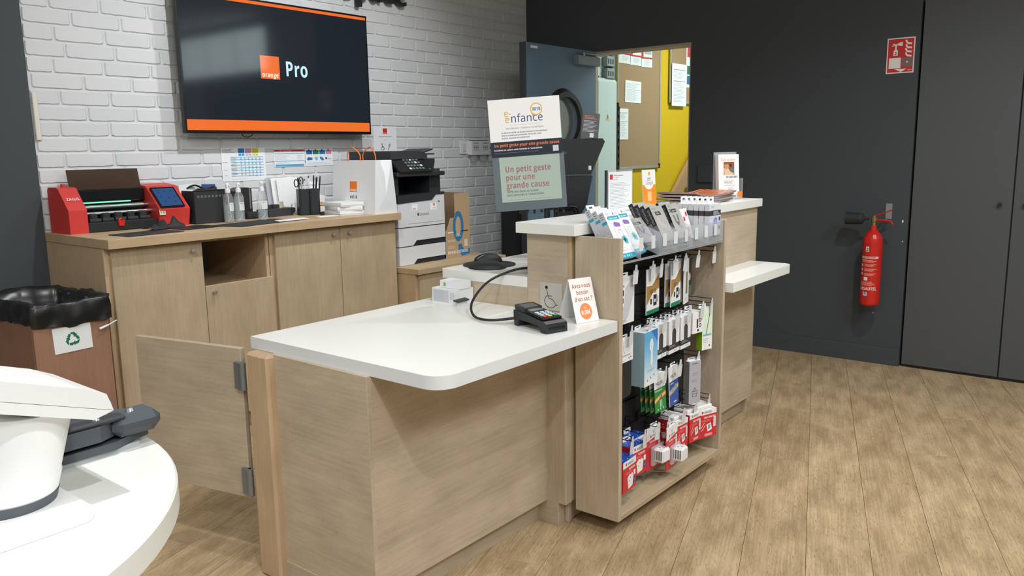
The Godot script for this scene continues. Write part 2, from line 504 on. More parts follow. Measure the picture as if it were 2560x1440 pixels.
func materials() -> void:
	var oak := wood_texture(11, 1024, 512, Color(0.80, 0.775, 0.745), Color(1.0, 0.985, 0.965), 7.0, 0.2, 0.03)
	var oak2 := wood_texture(23, 1024, 512, Color(0.84, 0.81, 0.775), Color(1.0, 0.98, 0.95), 2.0, 0.10, 0.03)
	var plank := wood_texture(41, 1024, 512, Color(0.60, 0.56, 0.49), Color(1.0, 0.985, 0.955), 5.0, 0.05, 0.75)
	wood("oak_pale", oak, rgb(203, 189, 168))
	wood("oak_front", oak2, rgb(196, 179, 152))
	wood("oak_top", oak2, rgb(200, 178, 146))
	wood("oak_edge", oak2, rgb(204, 180, 150))
	wood("bin_wood", oak2, rgb(165, 128, 108))
	for i in 4:
		var m := wood("plank_%d" % i, plank, [rgb(212, 189, 156), rgb(208, 185, 152), rgb(215, 193, 160), rgb(206, 182, 149)][i], 0.5, 0.8, 2.4)
		m.heightmap_enabled = true; m.heightmap_texture = plank; m.heightmap_scale = 0.06
	mat("floor_joint", rgb(140, 118, 92), 0.8)
	mat("white_top", rgb(236, 236, 230), 0.32)
	mat("white_edge", rgb(222, 225, 226), 0.4)
	mat("brick_white", rgb(214, 216, 217), 0.75)
	mat("mortar_white", rgb(212, 214, 215), 0.85)
	for i in 4:
		var b := mat("brick_%d" % i, [rgb(215, 217, 218), rgb(212, 214, 216), rgb(217, 218, 219), rgb(210, 213, 215)][i], 0.72)
	mat("wall_dark", rgb(66, 72, 76), 0.75)
	mat("cupboard_dark", rgb(82, 85, 88), 0.42)
	mat("ceiling_white", rgb(225, 225, 222), 0.9)
	mat("wall_light", rgb(200, 200, 196), 0.9)
	mat("black", rgb(30, 31, 33), 0.5)
	mat("black_gloss", rgb(18, 19, 21), 0.18)
	mat("black_soft", rgb(38, 40, 42), 0.7)
	mat("charcoal", rgb(52, 55, 58), 0.55)
	mat("grey_plastic", rgb(112, 124, 128), 0.5)
	mat("white_plastic", rgb(232, 233, 234), 0.4)
	mat("white_paper", rgb(236, 237, 238), 0.7)
	mat("grey_print", rgb(178, 180, 184), 0.6)
	mat("steel", rgb(178, 180, 182), 0.32, 0.9)
	mat("steel_dark", rgb(70, 72, 74), 0.35, 0.8)
	mat("brushed", rgb(196, 192, 186), 0.38, 0.75)
	mat("red_paint", rgb(206, 38, 30), 0.25)
	mat("red_plastic", rgb(206, 58, 54), 0.42)
	mat("orange", rgb(244, 125, 40), 0.6)
	mat("cyan", rgb(36, 160, 190), 0.5)
	mat("carton", rgb(176, 146, 112), 0.8)
	mat("carton_cut", rgb(216, 206, 190), 0.85)
	mat("tag_white", rgb(222, 224, 226), 0.45)
	glass("clear", Color(0.93, 0.96, 0.97), 0.1)
	glass("acrylic", Color(0.9, 0.93, 0.95), 0.22, 0.04)
	glass("smoke", rgb(70, 52, 40), 0.86, 0.06)
	glass("blister", Color(0.92, 0.93, 0.95), 0.28, 0.06)

# ---------------------------------------------------------------- the room
func room() -> void:
	# floor: a dark joint bed and single planks laid 18.4 degrees off the wall
	var st := mb()
	bb(st, Vector3(-3.0, -0.12, -4.2), Vector3(5.9, -0.006, 3.6))
	var fl := struct("floor", st, M.floor_joint)
	var dir := deg_to_rad(-18.32)
	var ux := Vector3(cos(dir), 0, sin(dir))  # along a plank
	var uz := Vector3(-sin(dir), 0, cos(dir))
	var w := 0.2015
	var lg := 1.222
	var meshes := []
	for i in 10:
		var s2 := mb()
		uvo = Vector2(rng.randf() * 3.0, rng.randf() * 2.0)
		bx(s2, Vector3(0, -0.004, 0), Vector3(lg - 0.0012, 0.008, w - 0.0013), 0.0003, 0)
		meshes.append(s2.commit())
	uvo = Vector2.ZERO
	var far := []
	var near := []
	# a long joint passes through (5.75, -1.62); cross joints measured per row
	var o := uz * 0.023
	var joints := {-1: 3.527, 0: 2.85, 1: 3.397, 2: 3.778, 3: 3.115, -2: 3.07, -11: 2.306}
	for r in range(-26, 28):
		var shift := fposmod(r * 0.41 + 0.13 * sin(r * 5.1), 1.0) * lg
		if joints.has(r): shift = fposmod(joints[r], lg)
		for c in range(-10, 10):
			var p := o + uz * (w * (r + 0.5)) + ux * (lg * (c + 0.5) + shift)
			var x := Transform3D(Basis(ux, Vector3.UP, uz), p)
			var inside := true
			for k in [[-1, -1], [1, -1], [1, 1], [-1, 1]]:
				var q: Vector3 = p + ux * (lg / 2 * k[0]) + uz * (w / 2 * k[1])
				if q.x < -2.9 or q.x > 6.7 or q.z < -4.1 or q.z > 3.4: inside = false
			if not inside: continue
			var e := [x, rng.randi() % 10, rng.randi() % 4]
			if p.x > 0.6 and p.x < 6.3 and p.z > -3.6 and p.z < 0.9: near.append(e)
			else: far.append(e)
	for e in near:
		obj("plank", meshes[e[1]], M["plank_%d" % e[2]], fl, e[0])
	var rest := mb()
	for e in far: rest.append_from(meshes[e[1]], 0, e[0])
	obj("planks", rest, M.plank_0, fl).set_meta("kind", "stuff")
	# back wall: dark paint left of x 1.55, white brick right of it
	st = mb()
	bb(st, Vector3(-3.0, 0, -4.2), Vector3(1.548, 2.9, -4.01))
	struct("wall_back_left", st, M.wall_dark)
	st = mb()
	bb(st, Vector3(1.548, 0, -4.2), Vector3(5.36, 2.9, -4.0185))
	var wb := struct("wall_back", st, M.mortar_white)
	var bl := 0.2315
	var bh := 0.0715
	var bricks := []
	for i in 12:
		var s3 := mb()
		brick(s3, bl - 0.005 - 0.003 * rng.randf(), bh - 0.0045 - 0.002 * rng.randf(), 0.0045 + 0.0015 * rng.randf())
		bricks.append(s3.commit())
	var hidden := mb()
	for r in range(0, 40):
		var y := 2.0035 + (r - 27) * bh
		if y + bh > 2.9: break
		var off: float = [0.0, 0.104, 0.0, 0.046, 0.0, 0.112, 0.004, 0.115][posmod(27 - r, 8)] + 0.014 * rng.randf_range(-1, 1)
		for c in range(-1, 17):
			var x0 := 1.669 + off + (c - 1) * bl
			var x1 := minf(x0 + bl, 5.2)
			var xs := maxf(x0, 1.55)
			if x1 - xs < 0.03: continue
			var xf := Transform3D(Basis.from_scale(Vector3((x1 - xs) / bl, 1, 1)), Vector3((x1 + xs) / 2, y + bh / 2, -4.0185))
			var id := rng.randi() % 12
			var cx := (x1 + xs) / 2
			var top := 2.0 + (cx - 1.55) * 0.105
			var behind_tv := cx > 2.36 and cx < 3.4 and y > 1.47 and y < 2.1
			if y < 0.92 or y > top + 0.02 or behind_tv: hidden.append_from(bricks[id], 0, xf)
			else: obj("brick", bricks[id], M["brick_%d" % (rng.randi() % 4)], wb, xf)
	obj("bricks", hidden, M.brick_0, wb).set_meta("kind", "stuff")
	# narrow cable cover at the edge of the brick
	st = mb()
	bb(st, Vector3(1.556, 1.415, -4.012), Vector3(1.578, 1.63, -4.003), 0.003)
	tag(obj("cable_cover", st, mat("cream_plastic", rgb(226, 220, 210), 0.5)), "narrow cream cable cover at the left edge of the white brick", "cable cover")
	# right wall, dark, with the doorway
	var dz0 := -3.47
	var dz1 := -2.605
	st = mb()
	bb(st, Vector3(5.209, 0, -4.022), Vector3(5.35, 2.9, dz0))
	bb(st, Vector3(5.209, 0, dz1), Vector3(5.35, 2.9, -1.175))
	bb(st, Vector3(5.209, 2.045, dz0), Vector3(5.35, 2.9, dz1))
	struct("wall_right", st, M.wall_dark)
	st = mb()
	bb(st, Vector3(5.198, 0, dz1 + 0.03), Vector3(5.209, 0.105, -1.176), 0.002)
	struct("baseboard_right", st, M.wall_dark)
	# door frame lining, pale on the inside
	st = mb()
	bb(st, Vector3(5.215, 2.03, dz0), Vector3(5.37, 2.045, dz1))
	bb(st, Vector3(5.215, 0, dz1 - 0.012), Vector3(5.37, 2.03, dz1))
	bb(st, Vector3(5.215, 0, dz0), Vector3(5.37, 2.03, dz0 + 0.012))
	struct("trim_1", st, mat("frame_beige", rgb(178, 166, 146), 0.6))
	# walls and ceiling outside the frame
	st = mb()
	bb(st, Vector3(5.8, 0, -1.3), Vector3(5.95, 2.3, 3.6)); bb(st, Vector3(5.8, 2.3, -1.3), Vector3(5.95, 2.9, 0.5)); bb(st, Vector3(5.8, 2.3, 2.5), Vector3(5.95, 2.9, 3.6)); bb(st, Vector3(5.8, 2.82, 0.5), Vector3(5.95, 2.9, 2.5))
	bb(st, Vector3(5.35, 0, -1.3), Vector3(5.8, 2.9, -1.18))
	struct("wall_right_white", st, M.wall_light)
	# high frosted window above the cupboards, mirrored in the television
	st = mb()
	bb(st, Vector3(5.86, 2.3, 0.5), Vector3(5.87, 2.82, 2.5))
	var win := struct("window_1", st, glow("daylight_pane", Color(0.86, 0.93, 0.9), 1.5))
	st = mb()
	for z in [0.5, 1.16, 1.82, 2.46]: bb(st, Vector3(5.84, 2.3, z), Vector3(5.86, 2.82, z + 0.04), 0.002)
	bb(st, Vector3(5.84, 2.3, 0.5), Vector3(5.86, 2.34, 2.5), 0.002); bb(st, Vector3(5.84, 2.78, 0.5), Vector3(5.86, 2.82, 2.5), 0.002)
	obj("window_frame", st, M.white_paint, win)
	var dl := AreaLight3D.new()
	dl.name = "window_daylight"
	add_child(dl)
	dl.position = Vector3(5.83, 2.56, 1.5); dl.rotation.y = PI / 2
	dl.area_size = Vector2(2.0, 0.5); dl.light_color = Color(0.9, 0.97, 1.0); dl.light_energy = 0.8; dl.area_range = 12.0; dl.shadow_enabled = true
	st = mb()
	bb(st, Vector3(-3.15, 0, -4.2), Vector3(-3.0, 2.9, 3.6))
	struct("wall_left", st, M.wall_light)
	st = mb()
	bb(st, Vector3(-3.15, 0, 3.4), Vector3(5.95, 2.9, 3.6))
	struct("wall_front", st, M.wall_light)
	st = mb()
	bb(st, Vector3(-3.15, 2.9, -4.2), Vector3(5.95, 3.0, 3.6))
	struct("ceiling", st, M.ceiling_white)
func brick(st: SurfaceTool, l: float, h: float, d: float) -> void:
	# a hand-made face: uneven outline, soft sloping edge
	var n := 10
	var out := []
	var inn := []
	var pts := []
	for s in 4:
		for i in n if s % 2 == 0 else 4:
			var f := float(i) / (n if s % 2 == 0 else 4)
			pts.append([Vector3(-l / 2 + l * f, -h / 2, 0), Vector3(l / 2, -h / 2 + h * f, 0), Vector3(l / 2 - l * f, h / 2, 0), Vector3(-l / 2, h / 2 - h * f, 0)][s])
	for p in pts:
		var j := Vector3(rng.randf_range(-1, 1) * 0.0012, rng.randf_range(-1, 1) * 0.0014, 0)
		var corner := absf(p.x) > l / 2 - 0.006 and absf(p.y) > h / 2 - 0.006
		var q: Vector3 = p + j
		if corner: q -= Vector3(signf(p.x), signf(p.y), 0) * 0.003
		out.append(q)
		inn.append(Vector3(q.x - signf(q.x) * 0.006 * clampf(absf(q.x) / (l / 2) * 14.0 - 12.6, 0, 1), q.y - signf(q.y) * 0.005 * (1.0 if absf(p.y) > h / 2 - 0.001 else absf(p.y) / (h / 2)), d))
	var m := pts.size()
	for i in m:
		var k := (i + 1) % m
		var nrm := Vector3(out[i].x + out[k].x, (out[i].y + out[k].y) * l / h, 0)
		if absf(out[i].y + out[k].y) > h * 0.9: nrm = Vector3(0, signf(out[i].y + out[k].y), 0.75)
		else: nrm = Vector3(signf(nrm.x), 0, 0.75)
		quad(st, out[i], out[k], inn[k], inn[i], nrm.normalized())
		tri(st, inn[i], inn[k], Vector3(0, 0, d), Vector3(0, 0, 1))

# ---------------------------------------------------------------- the room beyond the doorway
func back_room() -> void:
	var st := mb()
	bb(st, Vector3(5.35, 0, -4.0), Vector3(9.2, 3.0, -3.85))
	struct("wall_yellow", st, mat("yellow_paint", rgb(214, 178, 16), 0.8))
	st = mb()
	bb(st, Vector3(5.9, -0.1, -3.85), Vector3(9.2, -0.001, -1.35))
	bb(st, Vector3(5.36, -0.1, -3.85), Vector3(5.9, -0.001, -1.35))
	struct("floor_back_room", st, mat("floor_back", rgb(150, 140, 125), 0.7))
	st = mb()
	bb(st, Vector3(5.35, 3.0, -4.0), Vector3(9.3, 3.1, -1.3))
	bb(st, Vector3(9.2, 0, -4.0), Vector3(9.3, 3.0, -1.3))
	bb(st, Vector3(5.95, 0, -1.3), Vector3(9.3, 3.0, -1.2))
	struct("walls_back_room", st, mat("white_back", rgb(222, 226, 224), 0.9))
	# white panelled stretch of the yellow wall
	st = mb()
	bb(st, Vector3(5.37, 0, -3.85), Vector3(6.05, 3.0, -3.835))
	struct("trim_2", st, mat("white_wall_back", rgb(214, 228, 226), 0.8))
	st = mb()
	bb(st, Vector3(6.12, 0, -3.85), Vector3(6.18, 3.0, -3.80))
	struct("trim_3", st, mat("grey_post", rgb(96, 104, 106), 0.7))
	var t := thing("tube_light", "white ceiling tube light in the room beyond the doorway", "ceiling light", Vector3(7.1, 3.0, -2.5))
	box_part("housing", Vector3(-0.6, -0.05, -0.06), Vector3(0.6, 0.0, 0.06), M.white_paint, t, 0.006)
	box_part("tube", Vector3(-0.58, -0.07, -0.02), Vector3(0.58, -0.05, 0.02), glow("tube_glow", Color(0.95, 1, 0.98), 3.0), t, 0.006)
	var l := AreaLight3D.new()
	l.name = "lamp"
	t.add_child(l)
	l.position = Vector3(0, -0.09, 0); l.rotation.x = -PI / 2
	l.area_size = Vector2(1.2, 0.08); l.light_color = Color(0.94, 1, 0.97); l.light_energy = 5.0
	l.area_range = 10.0; l.shadow_enabled = true
	# cork board
	t = thing("cork_board", "tall brown cork notice board with aluminium frame on yellow wall", "notice board", Vector3(6.64, 1.17, -3.84))
	var cork := mat("cork", rgb(190, 158, 122), 0.9)
	cork.albedo_texture = speckle(9, 256, 0.72, 1.0, 0.25); cork.uv1_scale = Vector3(3, 3, 1)
	box_part("cork_sheet", Vector3(-0.375, 0.0, 0.0), Vector3(0.375, 1.3, 0.012), cork, t, 0.001)
	var fr := mb()
	bb(fr, Vector3(-0.39, -0.018, 0), Vector3(0.39, 0.002, 0.018), 0.002)
	bb(fr, Vector3(0.372, -0.018, 0), Vector3(0.39, 1.3, 0.018), 0.002)
	bb(fr, Vector3(-0.39, -0.018, 0), Vector3(-0.375, 1.3, 0.018), 0.002)
	obj("frame", fr, mat("alu", rgb(188, 196, 200), 0.35, 0.6), t)
	var cap := mb()
	bb(cap, Vector3(0.37, -0.022, 0), Vector3(0.395, 0.025, 0.021), 0.003)
	obj("corner_cap", cap, M.black, t)
	var s := sheet(210, 297, Color(0.94, 0.95, 0.97), 0.9)
	s.px(rgb(70, 80, 95), 20, 40, 170, 3); s.px(rgb(70, 80, 95), 20, 120, 170, 3)
	s.lines(rgb(120, 128, 140), 20, 56, 165, 6, 9, 2.4); s.lines(rgb(120, 128, 140), 20, 134, 165, 14, 10, 2.4)
	var form := printed("form_print", s, 0.7)
	s = sheet(210, 297, Color(0.9, 0.91, 0.92), 0.9)
	s.px(rgb(196, 52, 50), 10, 8, 34, 200); s.px(rgb(196, 52, 50), 0, 205, 210, 14)
	s.px(rgb(170, 176, 182), 60, 20, 135, 160); s.lines(rgb(120, 128, 140), 60, 230, 130, 5, 10, 2.4)
	var notice := printed("notice_print", s, 0.7)
	for k in 3:
		tag(card("pinned_notice", 0.2, 0.29, 0.002, notice, M.white_paper, self, T(Vector3(6.37 + k * 0.195, 2.078 - k * 0.004, -3.826), 0, 0, -0.5 + k)), ["leftmost of the three red-edged notices on the cork board", "middle of the three red-edged notices on the cork board", "rightmost of the three red-edged notices on the cork board"][k], "notice", "red-edged notices on the cork board")
	tag(card("pinned_form", 0.28, 0.19, 0.002, form, M.white_paper, self, T(Vector3(6.52, 1.745, -3.826), 0, 0, -1.0)), "white printed form pinned in the middle of the cork board", "paper")
	tag(card("pinned_list", 0.175, 0.27, 0.002, form, M.white_paper, self, T(Vector3(6.352, 1.418, -3.826))), "long white printed list at the lower left of cork board", "paper")
	# electric cabinet
	t = thing("electrical_cabinet", "tall white electrical cabinet with warning triangle beyond doorway", "cabinet", Vector3(6.03, 0, -3.785))
	var cab := mb()
	prism(cab, poly([0.0, 0.0, 0.062, 0.0, 0.062, 1.93, 0.02, 1.93, 0.0, 1.9]), -0.145, 0.145, SIDE())
	obj("body", cab, mat("cabinet_white", rgb(206, 222, 222), 0.5), t)
	box_part("top_clip", Vector3(-0.145, 1.9, -0.05), Vector3(-0.10, 1.945, -0.02), M.charcoal, t)
	var wt := mb()
	prism(wt, poly([-0.03, 0, 0.03, 0, 0, 0.055]), 0.0, 0.0012, T(Vector3(0.0, 1.58, 0.001)))
	var tri_o := obj("warning_triangle", wt, mat("warn_yellow", rgb(214, 200, 120), 0.5), t)
	box_part("bolt_mark", Vector3(-0.004, 1.592, 0.0022), Vector3(0.004, 1.62, 0.003), M.charcoal, tri_o, 0.0)
	# cable trays and perforated rail
	t = thing("perforated_rail", "black perforated steel rail standing beside the cork board", "rail", Vector3(6.235, 1.15, -3.80))
	var rl := mb()
	bb(rl, Vector3(-0.02, -1.15, -0.02), Vector3(-0.008, 0.55, 0.0)); bb(rl, Vector3(0.008, -1.15, -0.02), Vector3(0.02, 0.55, 0.0))
	for k in 26: bb(rl, Vector3(-0.008, -1.15 + k * 0.068, -0.02), Vector3(0.008, -1.115 + k * 0.068, 0.0))
	obj("rail", rl, M.black, t)
	t = thing("junction_box", "small grey slotted junction boxes fixed above the electrical cabinet", "junction box", Vector3(6.08, 1.93, -3.835))
	for k in 2:
		var jb := obj("box", mb_box(Vector3(-0.06, k * 0.1, 0), Vector3(0.06, 0.085 + k * 0.1, 0.05), 0.004), mat("grey_box", rgb(150, 160, 160), 0.6), t)
		for q in 3: box_part("slot", Vector3(-0.045 + q * 0.035, 0.02 + k * 0.1, 0.05), Vector3(-0.03 + q * 0.035, 0.06 + k * 0.1, 0.052), M.charcoal, jb, 0.0)
	# second board with hanging papers at the right
	t = thing("wall_notice_board", "second cork board on yellow wall, half hidden by the doorway", "notice board", Vector3(7.535, 1.79, -3.84))
	box_part("cork_sheet", Vector3(-0.3, 0.0, 0.0), Vector3(0.3, 1.1, 0.012), cork, t, 0.001)
	fr = mb()
	bb(fr, Vector3(-0.31, -0.02, 0), Vector3(0.31, 0.002, 0.018), 0.002); bb(fr, Vector3(-0.315, -0.02, 0), Vector3(-0.298, 1.1, 0.018), 0.002)
	obj("frame", fr, M.alu, t)
	tag(card("hanging_list", 0.3, 0.4, 0.003, form, M.white_paper, self, T(Vector3(7.385, 1.742, -3.815), 0, 0, 0.5)), "long white paper sheet hanging past the second board's edge", "paper")
	s = sheet(100, 200, Color(0.93, 0.94, 0.95), 1.0)
	s.px(rgb(206, 70, 80), 10, 10, 80, 50); s.px(rgb(60, 120, 90), 10, 100, 36, 40); s.px(rgb(210, 160, 60), 52, 100, 36, 40); s.px(rgb(70, 110, 160), 10, 146, 36, 40)
	tag(card("pinned_chart", 0.19, 0.42, 0.002, printed("chart_print", s, 0.7), M.white_paper, self, T(Vector3(7.64, 1.93, -3.826))), "paper chart with red and green blocks on second board", "paper")
	# stairs rising to the right
	t = thing("staircase", "pale wooden staircase with closed risers beyond the doorway", "stairs", Vector3(7.05, 0, -3.6))
	var stg := mb()
	prism(stg, poly([0.0, 0.6, 0.07, 0.6, 1.6, 2.0, 1.6, 2.11, 1.53, 2.11, 0.0, 0.72]), -0.22, -0.18)
	obj("stringer", stg, mat("stair_wood", rgb(186, 148, 116), 0.6), t)
	for k in 6:
		box_part("tread", Vector3(0.12 + k * 0.2, 0.64 + k * 0.185, -0.18), Vector3(0.42 + k * 0.2, 0.67 + k * 0.185, 0.5), mat("stair_tread", rgb(150, 140, 116), 0.7), t)
		box_part("riser", Vector3(0.36 + k * 0.2, 0.67 + k * 0.185, -0.18), Vector3(0.38 + k * 0.2, 0.825 + k * 0.185, 0.5), mat("stair_riser", rgb(88, 92, 84), 0.7), t)
	# door leaf, standing open into the shop
	var d := thing("door_1", "blue-grey door with round porthole standing open beside the brick wall", "door", Vector3(5.14, 0, -3.33), -0.6)
	d.remove_meta("category"); d.remove_meta("group"); d.set_meta("kind", "structure")
	var blue := mat("door_blue", rgb(100, 126, 150), 0.5)
	var lf := mb()
	var px := -0.40
	var py := 1.535
	var outer := poly([-0.82, 0.01, 0.0, 0.01, 0.0, 2.035, -0.82, 2.035])
	# leaf around the porthole: four quarters
	for q in 4:
		var arc := PackedVector2Array()
		for i in 13:
			var a := PI / 2 * (q + i / 12.0)
			arc.append(Vector2(px + cos(a) * 0.17, py + sin(a) * 0.17))
		var cx: float = [0.0, -0.82, -0.82, 0.0][q]
		var cy: float = [2.035, 2.035, 0.01, 0.01][q]
		var pg := PackedVector2Array(arc)
		pg.append(Vector2(px, cy) if q % 2 == 0 else Vector2(cx, py))
		pg.append(Vector2(cx, cy))
		pg.append(Vector2(cx, py) if q % 2 == 0 else Vector2(px, cy))
		prism(lf, pg, -0.045, 0.0)
	obj("leaf", lf, blue, d)
	var ring := mb()
	for z in [[0.0, 0.03], [-0.075, -0.045]]:
		var prof := [[0.165, z[0]], [0.165, z[1]], [0.2, z[1]], [0.225, z[0]]]
		lathe(ring, prof, 40, Transform3D(Basis(Vector3(1, 0, 0), Vector3(0, 0, 1), Vector3(0, -1, 0)), Vector3(px, py, 0)))
	obj("porthole_ring", ring, mat("ring_dark", rgb(34, 37, 40), 0.4), d)
	var gl := mb()
	lathe(gl, [[0.0, -0.024], [0.172, -0.024], [0.172, -0.02], [0.0, -0.02]], 32, Transform3D(Basis(Vector3(1, 0, 0), Vector3(0, 0, 1), Vector3(0, -1, 0)), Vector3(px, py, 0)))
	obj("porthole_glass", gl, M.clear, d)
	box_part("edge_strip", Vector3(-0.835, 0.01, -0.045), Vector3(-0.82, 2.035, 0.002), mat("door_edge", rgb(52, 57, 62), 0.5), d, 0.002)
	box_part("contact_plate", Vector3(-0.775, 2.0, 0.0), Vector3(-0.70, 2.018, 0.006), M.white_plastic, d, 0.003)
	var cl := box_part("door_closer", Vector3(-0.29, 1.925, 0.0), Vector3(-0.02, 1.99, 0.055), mat("closer_grey", rgb(134, 146, 158), 0.45), d, 0.004)
	var arm := mb()
	bb(arm, Vector3(-0.2, 2.0, 0.02), Vector3(0.05, 2.012, 0.04), 0.002)
	bb(arm, Vector3(-0.21, 1.99, 0.02), Vector3(-0.19, 2.012, 0.04), 0.002)
	obj("closer_arm", arm, M.steel, cl)
	lathe_knob(d, Vector3(-0.76, 1.02, 0.0))
func mb_box(lo: Vector3, hi: Vector3, b := 0.002, g := 0) -> SurfaceTool:
	var st := mb()
	bb(st, lo, hi, b, g)
	return st
func lathe_knob(d: Node3D, at: Vector3) -> void:
	var st := mb()
	cyl(st, at, at + Vector3(0, 0, 0.05), 0.01)
	cyl(st, at + Vector3(0, 0, 0.045), at + Vector3(0.11, 0, 0.045), 0.009)
	obj("lever_handle", st, M.steel, d)

# ---------------------------------------------------------------- cabinets along the brick wall
func knob(parent: Node, at: Vector3) -> void:
	var st := mb()
	lathe(st, [[0.0, 0.0], [0.0055, 0.0], [0.0055, 0.012], [0.0085, 0.015], [0.0095, 0.02], [0.008, 0.025], [0.0, 0.026]], 16, Transform3D(Basis(Vector3(1, 0, 0), Vector3(0, 0, 1), Vector3(0, -1, 0)), at))
	obj("knob", st, M.brushed, parent)
func cabinets() -> void:
	var y1 := 0.958
	var zb := -4.008
	var zc := -3.453
	var zf := -3.433
	var f: Material = M.oak_front
	var L := "low oak cabinet unit under the worktop, "
	# unit one: one tall door
	var t := thing("cabinet_unit", L + "single tall door beside the waste bin", "cabinet", Vector3(1.56, 0, zc), 0, "cabinet units under the worktop")
	box_part("carcass", Vector3(-0.011, 0.0, zb - zc), Vector3(0.42, y1, 0), M.oak_edge, t, 0.001, 1)
	box_part("plinth", Vector3(0.0, 0.0, zb - zc), Vector3(0.42, 0.08, -0.03), f, t, 0.001)
	var d := box_part("door", Vector3(0.012, 0.085, 0.001), Vector3(0.428, y1 - 0.006, 0.02), f, t, 0.0015, 1)
	knob(d, Vector3(0.372, 0.912, 0.02))
	# unit two: open niche above a door
	t = thing("cabinet_unit", L + "open dark niche above a short door", "cabinet", Vector3(1.985, 0, zc), 0, "cabinet units under the worktop")
	var st := mb()
	bb(st, Vector3(0, 0.08, zb - zc), Vector3(0.012, y1, 0), 0.0, 1)
	bb(st, Vector3(0.352, 0.08, zb - zc), Vector3(0.37, y1, 0), 0.001, 1)
	bb(st, Vector3(0.012, y1 - 0.016, zb - zc), Vector3(0.352, y1, 0), 0.0)
	bb(st, Vector3(0.012, 0.08, zb - zc), Vector3(0.352, 0.1, 0), 0.0)
	obj("carcass", st, M.oak_edge, t)
	box_part("niche_shelf", Vector3(0.012, 0.70, zb - zc + 0.008), Vector3(0.352, 0.718, 0), M.oak_edge, t, 0.0)
	box_part("back_panel", Vector3(0.012, 0.1, zb - zc), Vector3(0.352, y1, zb - zc + 0.008), mat("niche_grey", rgb(118, 124, 122), 0.7), t, 0.0)
	box_part("plinth", Vector3(0, 0, zb - zc), Vector3(0.372, 0.08, -0.03), f, t, 0.001)
	d = box_part("door", Vector3(0.006, 0.085, 0.001), Vector3(0.376, 0.738, 0.02), f, t, 0.0015, 1)
	knob(d, Vector3(0.042, 0.708, 0.02))
	st = mb()
	tube(st, curve([Vector3(0.05, y1 - 0.02, -0.5), Vector3(0.055, 0.88, -0.48), Vector3(0.075, 0.82, -0.45), Vector3(0.07, 0.742, -0.44)], 18), 0.003, 6)
	tube(st, curve([Vector3(0.12, y1 - 0.02, -0.5), Vector3(0.11, 0.9, -0.48), Vector3(0.1, 0.82, -0.46), Vector3(0.11, 0.742, -0.45)], 18), 0.0025, 6)
	tag(obj("niche_cable", st, M.black, self, T(Vector3(1.985, 0, zc))), "thin black cables hanging inside the open cabinet niche", "cable")
	# unit three: two doors
	t = thing("cabinet_unit", L + "pair of doors beside the printer", "cabinet", Vector3(2.36, 0, zc), 0, "cabinet units under the worktop")
	box_part("carcass", Vector3(0, 0.08, zb - zc), Vector3(0.838, y1, 0), M.oak_edge, t, 0.001, 1)
	box_part("plinth", Vector3(0, 0, zb - zc), Vector3(0.838, 0.08, -0.03), f, t, 0.001)
	d = box_part("door", Vector3(0.022, 0.085, 0.001), Vector3(0.43, y1 - 0.006, 0.02), f, t, 0.0015, 1)
	knob(d, Vector3(0.378, 0.912, 0.02))
	uvo = Vector2(0.6, 0.3)
	d = box_part("door", Vector3(0.434, 0.085, 0.001), Vector3(0.834, y1 - 0.006, 0.02), f, t, 0.0015, 1)
	uvo = Vector2.ZERO
	knob(d, Vector3(0.486, 0.914, 0.02))
	# worktops
	st = mb()
	bb(st, Vector3(1.546, y1, zb), Vector3(2.372, 0.998, -3.39), 0.0015, 0)
	tag(obj("worktop", st, M.oak_top), "oak worktop section under the red cutting plotter", "worktop", "oak worktop sections")
	st = mb()
	bb(st, Vector3(2.373, y1, zb), Vector3(3.205, 0.998, -3.39), 0.0015, 0)
	tag(obj("worktop", st, M.oak_top), "oak worktop section under the white shopping bag", "worktop", "oak worktop sections")
	# low cabinet under the printer
	t = thing("low_cabinet", "lower oak cabinet carrying the office printer and carton", "cabinet", Vector3(3.215, 0, -3.27))
	box_part("top_board", Vector3(-0.005, 0.645, -0.73), Vector3(0.78, 0.677, 0.0), M.oak_top, t, 0.0015)
	box_part("carcass", Vector3(0.0, 0.06, -0.73), Vector3(0.775, 0.645, -0.035), M.oak_edge, t, 0.001, 1)
	box_part("plinth", Vector3(0.0, 0.0, -0.73), Vector3(0.775, 0.06, -0.07), f, t, 0.001)
	for k in 2: box_part("door", Vector3(0.018 + k * 0.378, 0.07, -0.034), Vector3(0.392 + k * 0.378, 0.64, -0.014), f, t, 0.0015, 1)

